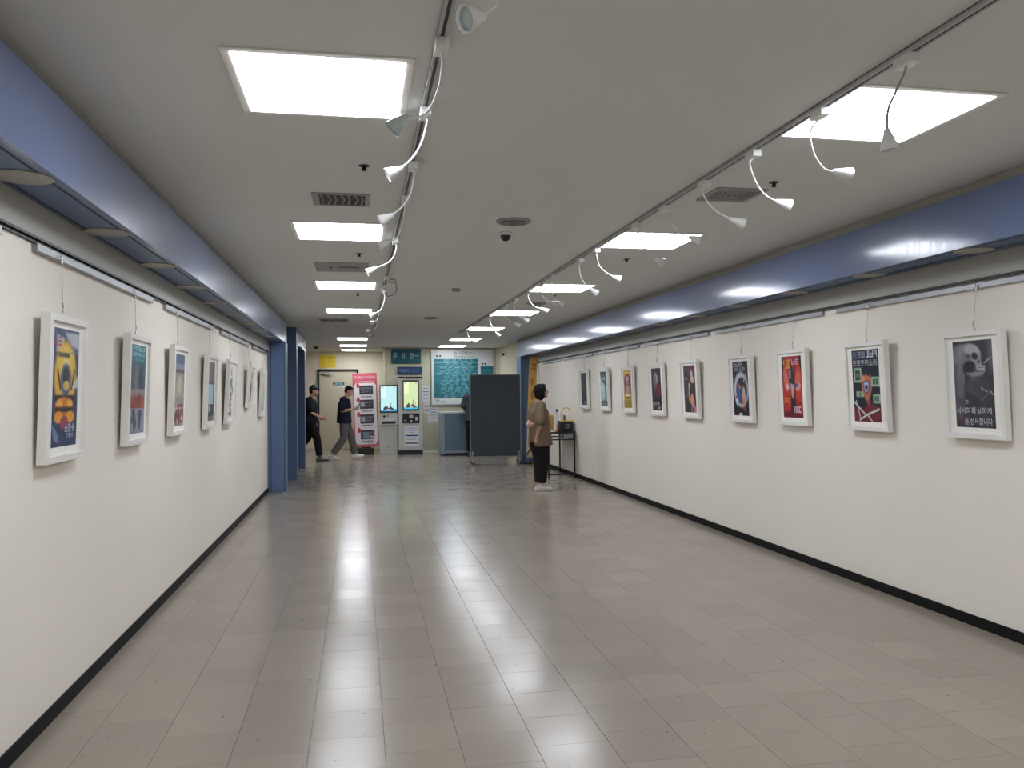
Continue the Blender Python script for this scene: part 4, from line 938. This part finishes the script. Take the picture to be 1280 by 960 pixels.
b = thing('plastic_bottle', 'slim white bottle with a blue cap on the console table', 'bottle', at(.0, -.20))
MB().lathe((0, 0, 0), [(.03, 0), (.034, .01), (.034, .26), (.026, .3), (.012, .33), (.012, .345), (.001, .345)]).build('bottle_body', M_lampwhite, b)
MB().lathe((0, 0, .34), [(.018, 0), (.018, .05), (.001, .05)]).build('bottle_cap', mat('blue_plastic', rgb(52, 62, 120), .4), b)
b = thing('plastic_bottle', 'small dark brown bottle beside the black basket', 'bottle', at(-.01, -.38))
MB().lathe((0, 0, 0), [(.026, 0), (.03, .01), (.03, .12), (.012, .15), (.012, .17), (.001, .17)]).build('bottle_body', mat('brown_glass', rgb(96, 52, 30), .2), b)
MB().lathe((0, 0, .17), [(.014, 0), (.014, .02), (.001, .02)]).build('bottle_cap', M_black, b)
b = thing('fruit_ball', 'small orange ball beside the black basket', 'ball', at(-.065, -.47)); MB().ell((0, 0, .028), (.028, .028, .028)).build('peel', mat('orange_peel', rgb(210, 120, 50), .5), b); MB().cyl((0, 0, .054), (0, 0, .06), .004).build('stalk', M_gap, b)
MB().bbox((-.09, -.06, 0), (.09, .06, .02), .003).build('white_tray', M_cardboard, None, label='flat white tray at the end of the console table', cat='tray').location = at(-.14, -.36)

# tall banner in front of the blue column
bx0, bx1, by = 3.46, 3.62, 17.05
t = thing('banner_stand', 'tall orange and beige banner on a black tripod by the blue column', 'banner', ((bx0 + bx1) / 2, by, 0))
mb = MB(); mb.tube([(-.03, .03, .35), (.04, .03, 2.2)], .01, 8); mb.build('pole', M_blackmetal, t)
for dx, dy in ((-.26, -.2), (.10, -.2), (0, .25)): MB().tube([(0, .03, .35), (dx, dy, .015)], .011, 8).build('leg', M_blackmetal, t)
MB().bbox((-.19, -.19, .0), (-.03, .0, .03), .004).build('foot', M_black, t)
A = Art(.17, 2.1, (214, 196, 152), step=.0002); A.rect(0, .45, 1, 1, (216, 168, 88)).glyphs(.3, .9, .9, .93, 2, (110, 70, 40)).glyphs(.3, .86, .9, .89, 2, (110, 70, 40)).ell(.5, .75, .25, .04, (186, 128, 56)).ell(.55, .62, .2, .05, (180, 110, 50)).ell(.5, .3, .3, .06, (190, 170, 128)).rect(0, 0, .06, .45, (110, 84, 120))
bk = MB().box((0, 0, -.002), (.17, 2.1, -.0004)).build('banner_back', M_cardboard, t); bk.matrix_basis = frame_mw((-.135, -.0025, .13), (1, 0, 0), (0, 0, 1)) @ Matrix.Rotation(R(-2.6), 4, 'Z')
o = A.build('banner_print', M_inkmatt, t); o.matrix_basis = bk.matrix_basis.copy()

# =================================================================== PEOPLE
def remesh(mb, name, m, parent, vox, it=6, fac=.5):
    o = mb.build('tmp', m)
    r = o.modifiers.new('r', 'REMESH'); r.mode = 'VOXEL'; r.voxel_size = vox; r.use_smooth_shade = True
    s = o.modifiers.new('s', 'SMOOTH'); s.factor = fac; s.iterations = it
    bpy.context.view_layer.update(); dg = bpy.context.evaluated_depsgraph_get()
    me = bpy.data.meshes.new_from_object(o.evaluated_get(dg)); me.name = name
    bpy.data.objects.remove(o)
    me.materials.clear(); me.materials.append(m)
    for p in me.polygons: p.use_smooth = True
    return link(name, me, parent)
V = Vector
def hand(mb, wrist, d, nrm, curl=.5, thumb=1, s=1.0):
    d = V(d).normalized(); nrm = V(nrm); nrm = (nrm - d * nrm.dot(d)).normalized(); sd = d.cross(nrm) * thumb
    k = V(wrist) + d * .085 * s
    mb.tube([wrist, V(wrist) + d * .04 * s, k], [(.024 * s, .018 * s), (.038 * s, .016 * s), (.04 * s, .014 * s)], 10, side=sd)
    for i, (o, L) in enumerate(((.031, .07), (.011, .08), (-.010, .074), (-.030, .058))):
        p = k + sd * o * s - d * .006; q = p + (d * math.cos(curl * .5) + nrm * math.sin(curl * .5)) * L * .5 * s
        r = q + (d * math.cos(curl * 1.4) + nrm * math.sin(curl * 1.4)) * L * .32 * s
        u = r + (d * math.cos(curl * 2.3) + nrm * math.sin(curl * 2.3)) * L * .26 * s
        mb.tube([p, q, r, u], [.0088 * s, .0084 * s, .008 * s, .0068 * s], 8)
    p = V(wrist) + d * .028 * s + sd * .028 * s; q = p + (d * .7 + sd * .6 + nrm * .35).normalized() * .038 * s; u = q + (d * .85 + sd * .1 + nrm * .5).normalized() * .032 * s
    mb.tube([p, q, u], [.0115 * s, .0098 * s, .008 * s], 8)
def head(mb, c, pitch, s=1.0):
    # facing +x, pitch > 0 looks up
    Rm = Matrix.Rotation(-pitch, 3, 'Y'); c = V(c)
    P = lambda x, y, z: c + Rm @ V((x * s, y * s, z * s))
    mb.ell(P(-.012, 0, .022), (.093 * s, .073 * s, .092 * s), 18, 12, Rm)
    mb.ell(P(.018, 0, -.035), (.066 * s, .058 * s, .078 * s), 16, 10, Rm)
    mb.ell(P(.052, 0, -.088), (.026 * s, .028 * s, .022 * s), 10, 8, Rm)          # chin
    mb.tube([P(.08, 0, .012), P(.098, 0, -.018), P(.1, 0, -.03)], [.009 * s, .012 * s, .013 * s], 8)   # nose
    mb.tube([P(.074, -.028, .028), P(.082, 0, .03), P(.074, .028, .028)], .01 * s, 8)   # brow
    mb.tube([P(.078, -.018, -.058), P(.086, 0, -.057), P(.078, .018, -.058)], .008 * s, 8)  # lips
    for y in (-1, 1): mb.ell(P(-.012, y * .073, -.006), (.017 * s, .009 * s, .03 * s), 10, 8, Rm)
    return P
def face(P, t, s=1.0, mk=True):
    for y in (-1, 1):
        e = MB().ell(P(.071, y * .03, .006), (.010 * s, .013 * s, .008 * s), 10, 8).build('eye', M_eyew, t)
        MB().ell(P(.0795, y * .031, .006), (.003 * s, .006 * s, .006 * s), 8, 6).build('iris', M_hair, e)
        MB().tube([P(.078, y * .014, .03), P(.08, y * .03, .034), P(.07, y * .046, .03)], .0035 * s, 6).build('eyebrow', M_hair, t)
    MB().tube([P(.086, -.016, -.058), P(.0935, 0, -.057), P(.086, .016, -.058)], .0035 * s, 6).build('mouth', M_skind, t)
def shoe(an, dirv, pitch, m, t, s=1.0):
    # ankle point, forward direction (xy), pitch of the sole (heel up > 0)
    f = V((dirv[0], dirv[1], 0)).normalized(); f3 = (f * math.cos(pitch) + V((0, 0, -1)) * math.sin(pitch)); up = (V((0, 0, 1)) * math.cos(pitch) + f * math.sin(pitch)); sd = f3.cross(up)
    a = V(an); b = MB()
    Q = lambda x, z: a + f3 * x * s + up * z * s
    b.tube([Q(-.055, -.045), Q(0, -.04), Q(.08, -.048), Q(.16, -.056), Q(.185, -.06)], [(.034 * s, .036 * s), (.037 * s, .042 * s), (.042 * s, .034 * s), (.042 * s, .026 * s), (.03 * s, .02 * s)], 12, side=sd)
    b.tube([Q(0, -.03), Q(-.005, .02)], [(.036 * s, .042 * s), (.038 * s, .044 * s)], 12, side=sd)
    o = remesh(b, 'shoe', m, t, .008, 4)
    so = MB(); so.tube([Q(-.075, -.078), Q(.02, -.078), Q(.1, -.078), Q(.185, -.078)], [(.034 * s, .007), (.036 * s, .008), (.046 * s, .008), (.032 * s, .006)], 12, side=sd); so.build('sole', M_cardboard if m is M_shoe else M_ventdark, o)
    return o

def person(loc, rz, label, J, shirt, trousers, shoe_m, hair='short', sleeve=.75, jacket=False, fingers=True, name='person'):
    t = thing(name, label, 'person', loc, rz=rz)
    b = MB(); s = J.get('hs', 1.0)
    P = head(b, J['head'], J['hp'], s)
    nk = V(J['neck'])
    b.tube([V(J['head']) + V((-.02, 0, -.06)), nk, nk + V((0, 0, -.06))], [.052 * s, .052 * s, .07 * s], 12)
    b.tube([J['pelvis'], J['waist'], J['chest'], nk + V((0, 0, -.07))], [(.15 * s, .1 * s), (.13 * s, .092 * s), (.155 * s, .105 * s), (.10 * s, .07 * s)], 16, side=(0, 1, 0))
    for sd in 'RL':
        sh, el, wr = J['sh' + sd], J['el' + sd], J['wr' + sd]
        b.tube([V(sh) * .75 + nk * .25, sh, V(sh).lerp(V(el), .5), el, V(el).lerp(V(wr), .35), wr], [.05 * s, .05 * s, .042 * s, .035 * s, .034 * s, .023 * s], 12)
        d = V(wr) - V(el); hdv = J.get('hd' + sd) or d; hand(b, wr, hdv, J.get('hn' + sd, (0, 1 if sd == 'R' else -1, 0)), J.get('curl', .6), J.get('th' + sd, 1), s)
        hp, kn, an = J['hip' + sd], J['kn' + sd], J['an' + sd]
        b.tube([hp, V(hp).lerp(V(kn), .5), kn, V(kn).lerp(V(an), .35), an], [.082 * s, .07 * s, .05 * s, .05 * s, .034 * s], 12)
    remesh(b, 'body', M_skin, t, .0075, 4)
    face(P, t, s)
    # shirt
    c = MB(); g = .016
    hem = V(J['hem'])
    if jacket: c.tube([hem, V(J['pelvis']).lerp(hem, .5), J['waist'], J['chest'], nk + V((0, 0, -.085)), nk + V((0, 0, -.045))], [(.238, .182), (.228, .174), (.19, .15), (.187, .142), (.155, .10), (.08, .068)], 18, side=(0, 1, 0), cap='flat')
    else: c.tube([hem, J['waist'], J['chest'], nk + V((0, 0, -.085)), nk + V((0, 0, -.045))], [(.222, .17), (.196, .156), (.197, .153), (.16, .108), (.08, .07)], 18, side=(0, 1, 0), cap='flat')
    for sd in 'RL':
        sh, el = V(J['sh' + sd]), V(J['el' + sd])
        c.tube([nk.lerp(sh, .5) + V((0, 0, -.02)), sh, sh.lerp(el, .4), sh.lerp(el, sleeve)], [.066, .078, .074, .078], 14)
    so = remesh(c, 'jacket' if jacket else 'shirt', shirt, t, .012, 5)
    MB().tube([nk + V((.055 * math.cos(a), .062 * math.sin(a), -.038 - .02 * math.cos(a))) for a in [k * PI / 6 for k in range(13)]], .012, 6).build('collar', shirt, so)
    # trousers
    c = MB(); c.tube([V(J['pelvis']) + V((0, 0, -.07)), J['pelvis'], J['waist']], [(.155, .12), (.165, .122), (.15, .108)], 16, side=(0, 1, 0))
    for sd in 'RL':
        hp, kn, an = V(J['hip' + sd]), V(J['kn' + sd]), V(J['an' + sd]); q = J.get('leg', 1.0)
        c.tube([hp, hp.lerp(kn, .5), kn, kn.lerp(an, .5), an + (kn - an).normalized() * .035], [.112, .102 * q, .086 * q, .08 * q, .075 * q], 14, cap='flat')
    remesh(c, 'trousers', trousers, t, .012, 5)
    for sd in 'RL': shoe(J['an' + sd], (1, J.get('toe' + sd, 0)), J.get('fp' + sd, 0), shoe_m, t, s)
    # hair
    h = MB(); Rm = Matrix.Rotation(-J['hp'], 3, 'Y')
    if hair == 'bob':
        h.ell(P(-.022, 0, .035), (.104 * s, .088 * s, .096 * s), 18, 12, Rm)
        h.ell(P(-.05, 0, -.045), (.072 * s, .09 * s, .095 * s), 16, 10, Rm)
        for y in (-1, 1): h.tube([P(.01, y * .07, .05), P(-.005, y * .08, -.02), P(-.015, y * .078, -.085)], [.03, .03, .022], 10)
        h.ell(P(.045, 0, .085), (.045 * s, .06 * s, .03 * s), 12, 8, Rm)
    else:
        h.ell(P(-.026, 0, .04), (.09 * s, .078 * s, .084 * s), 18, 12, Rm)
        h.ell(P(-.055, 0, -.01), (.05 * s, .07 * s, .06 * s), 14, 10, Rm)
        h.ell(P(.022, 0, .088), (.045 * s, .06 * s, .026 * s), 12, 8, Rm)
    remesh(h, 'hair', M_hair, t, .009, 4)
    return t, P

# woman looking up at the posters, hands behind her back
J = dict(head=(.035, 0, 1.475), hp=R(14), neck=(-.01, 0, 1.335), chest=(-.005, 0, 1.17), waist=(.0, 0, 1.0), pelvis=(-.005, 0, .86), hem=(.015, 0, .665), hs=.97, leg=1.22,
         shR=(-.025, -.15, 1.275), elR=(-.05, -.225, 1.02), wrR=(-.10, -.19, .80), hdR=(-.12, .1, -.8), hnR=(.3, .9, 0),
         shL=(-.025, .15, 1.275), elL=(-.09, .21, 1.04), wrL=(-.19, -.02, .97), hdL=(0.05, -1, .1), hnL=(1, 0, 0),
         hipR=(0, -.085, .83), knR=(.01, -.09, .45), anR=(-.02, -.09, .085), hipL=(0, .085, .83), knL=(.03, .09, .45), anL=(.04, .10, .085), toeR=-.1, toeL=.1)
wl = on(675, 612.5, 2, 0)
t, P = person((wl.x, wl.y, 0), R(4), 'woman in a brown jacket and black trousers looking up at the posters', J, M_brown, M_blackcloth, M_shoe, 'bob', .92, True)
MW = Matrix.Translation((wl.x, wl.y, 0)) @ Matrix.Rotation(R(4), 4, 'Z')
ph = thing('shoulder_bag_pouch', 'small black pouch held behind the woman in brown', 'pouch', MW @ V((-.16, -.17, .60)))
MB().bbox((-.035, -.02, 0), (.035, .02, .13), .012).build('pouch_body', M_blackcloth, ph); MB().tube([(-.02, 0, .12), (0, 0, .18), (.02, 0, .12)], .005, 6).build('strap', M_black, ph)

# man with a cap walking
J = dict(head=(.08, 0, 1.545), hp=R(-6), neck=(.02, 0, 1.42), chest=(0, 0, 1.25), waist=(-.01, 0, 1.05), pelvis=(-.01, 0, .93), hem=(-.01, 0, .84), hs=1.02,
         shR=(-.02, -.19, 1.36), elR=(.03, -.22, 1.07), wrR=(.23, -.16, .96), hdR=(.9, .15, -.3), hnR=(0, 1, .2),
         shL=(.0, .19, 1.36), elL=(-.06, .24, 1.08), wrL=(.12, .2, .95), hdL=(.9, -.1, -.2), hnL=(0, -1, .2),
         hipR=(0, -.09, .88), knR=(.14, -.09, .50), anR=(.20, -.09, .09), hipL=(0, .09, .88), knL=(-.08, .09, .49), anL=(-.34, .09, .19), fpL=R(38), fpR=0)
ml = on(388.5, 576.5, 2, 0)
t, P = person((ml.x, ml.y, 0), 0, 'man in a dark cap and dark clothes walking past the beige door', J, M_darkshirt, M_blackcloth, M_shoegrey)
cp = MB(); Rm = Matrix.Rotation(R(6), 3, 'Y'); cp.ell(P(-.015, 0, .055), (.103, .087, .083), 18, 12, Rm); cap = remesh(cp, 'cap', M_black, t, .009, 3)
MB().add([P(.06 + .095 * math.cos(a), .075 * math.sin(a), .06 - .02 * math.cos(a) + dz) for dz in (0, .006) for a in [-PI / 2 + k * PI / 10 for k in range(11)]],
         [tuple(range(10, -1, -1)), tuple(range(11, 22))] + [(i, i + 1, 12 + i, 11 + i) for i in range(10)] + [(10, 0, 11, 21)]).build('cap_visor', M_black, cap)

# man in navy polo reading his phone
J = dict(head=(.10, 0, 1.535), hp=R(-26), neck=(.03, 0, 1.42), chest=(.0, 0, 1.24), waist=(-.01, 0, 1.05), pelvis=(-.01, 0, .93), hem=(-.01, 0, .82), hs=1.0,
         shR=(-.03, -.185, 1.355), elR=(-.06, -.23, 1.09), wrR=(.17, -.13, 1.13), hdR=(.9, .25, .1), hnR=(0, .6, .8),
         shL=(.02, .185, 1.355), elL=(.0, .22, 1.09), wrL=(.2, .05, 1.13), hdL=(.9, -.2, .05), hnL=(0, -.6, .8),
         hipR=(0, -.09, .88), knR=(-.02, -.09, .48), anR=(-.27, -.09, .12), fpR=R(14), hipL=(0, .09, .88), knL=(.15, .09, .49), anL=(.22, .09, .105), fpL=R(-10))
ml = on(431, 574.5, 2, 0)
t, P = person((ml.x, ml.y, 0), 0, 'man in a navy polo and grey trousers walking while reading a phone', J, M_navy, M_greypants, M_shoe)
ph = thing('mobile_phone', 'grey mobile phone held by the man in the navy polo', 'phone', mw=Matrix.Translation((ml.x + .285, ml.y - .05, 1.135)) @ Matrix.Rotation(R(50), 4, 'Y'))
MB().bbox((-.038, -.004, 0), (.038, .004, .15), .003).build('phone_body', M_trackgrey, ph); MB().box((-.034, .0041, .006), (.034, .0046, .144)).build('phone_screen', M_black, ph)
ph.matrix_world = Matrix.Translation((ml.x + .262, ml.y - .10, 1.165)) @ Matrix.Rotation(R(40), 4, 'Y') @ Matrix.Rotation(R(-60), 4, 'Z')

# staff member behind the partition
J = dict(head=(.03, 0, 1.57), hp=R(-8), neck=(0, 0, 1.44), chest=(0, 0, 1.26), waist=(0, 0, 1.06), pelvis=(0, 0, .93), hem=(0, 0, .84), hs=1.0,
         shR=(-.01, -.19, 1.38), elR=(-.03, -.25, 1.12), wrR=(.18, -.18, 1.09), hdR=(1, .1, 0), hnR=(0, .3, -1),
         shL=(-.01, .19, 1.38), elL=(-.03, .25, 1.12), wrL=(.18, .18, 1.09), hdL=(1, -.1, 0), hnL=(0, -.3, -1),
         hipR=(0, -.09, .88), knR=(.01, -.09, .48), anR=(0, -.09, .09), hipL=(0, .09, .88), knL=(.01, .09, .48), anL=(0, .09, .09))
sl = on(592, 540, 1, 19.35)
person((sl.x, 19.33, 0), R(88), 'person in a grey shirt standing at the desk behind the partition', J, M_greyshirt, M_blackcloth, M_shoegrey)
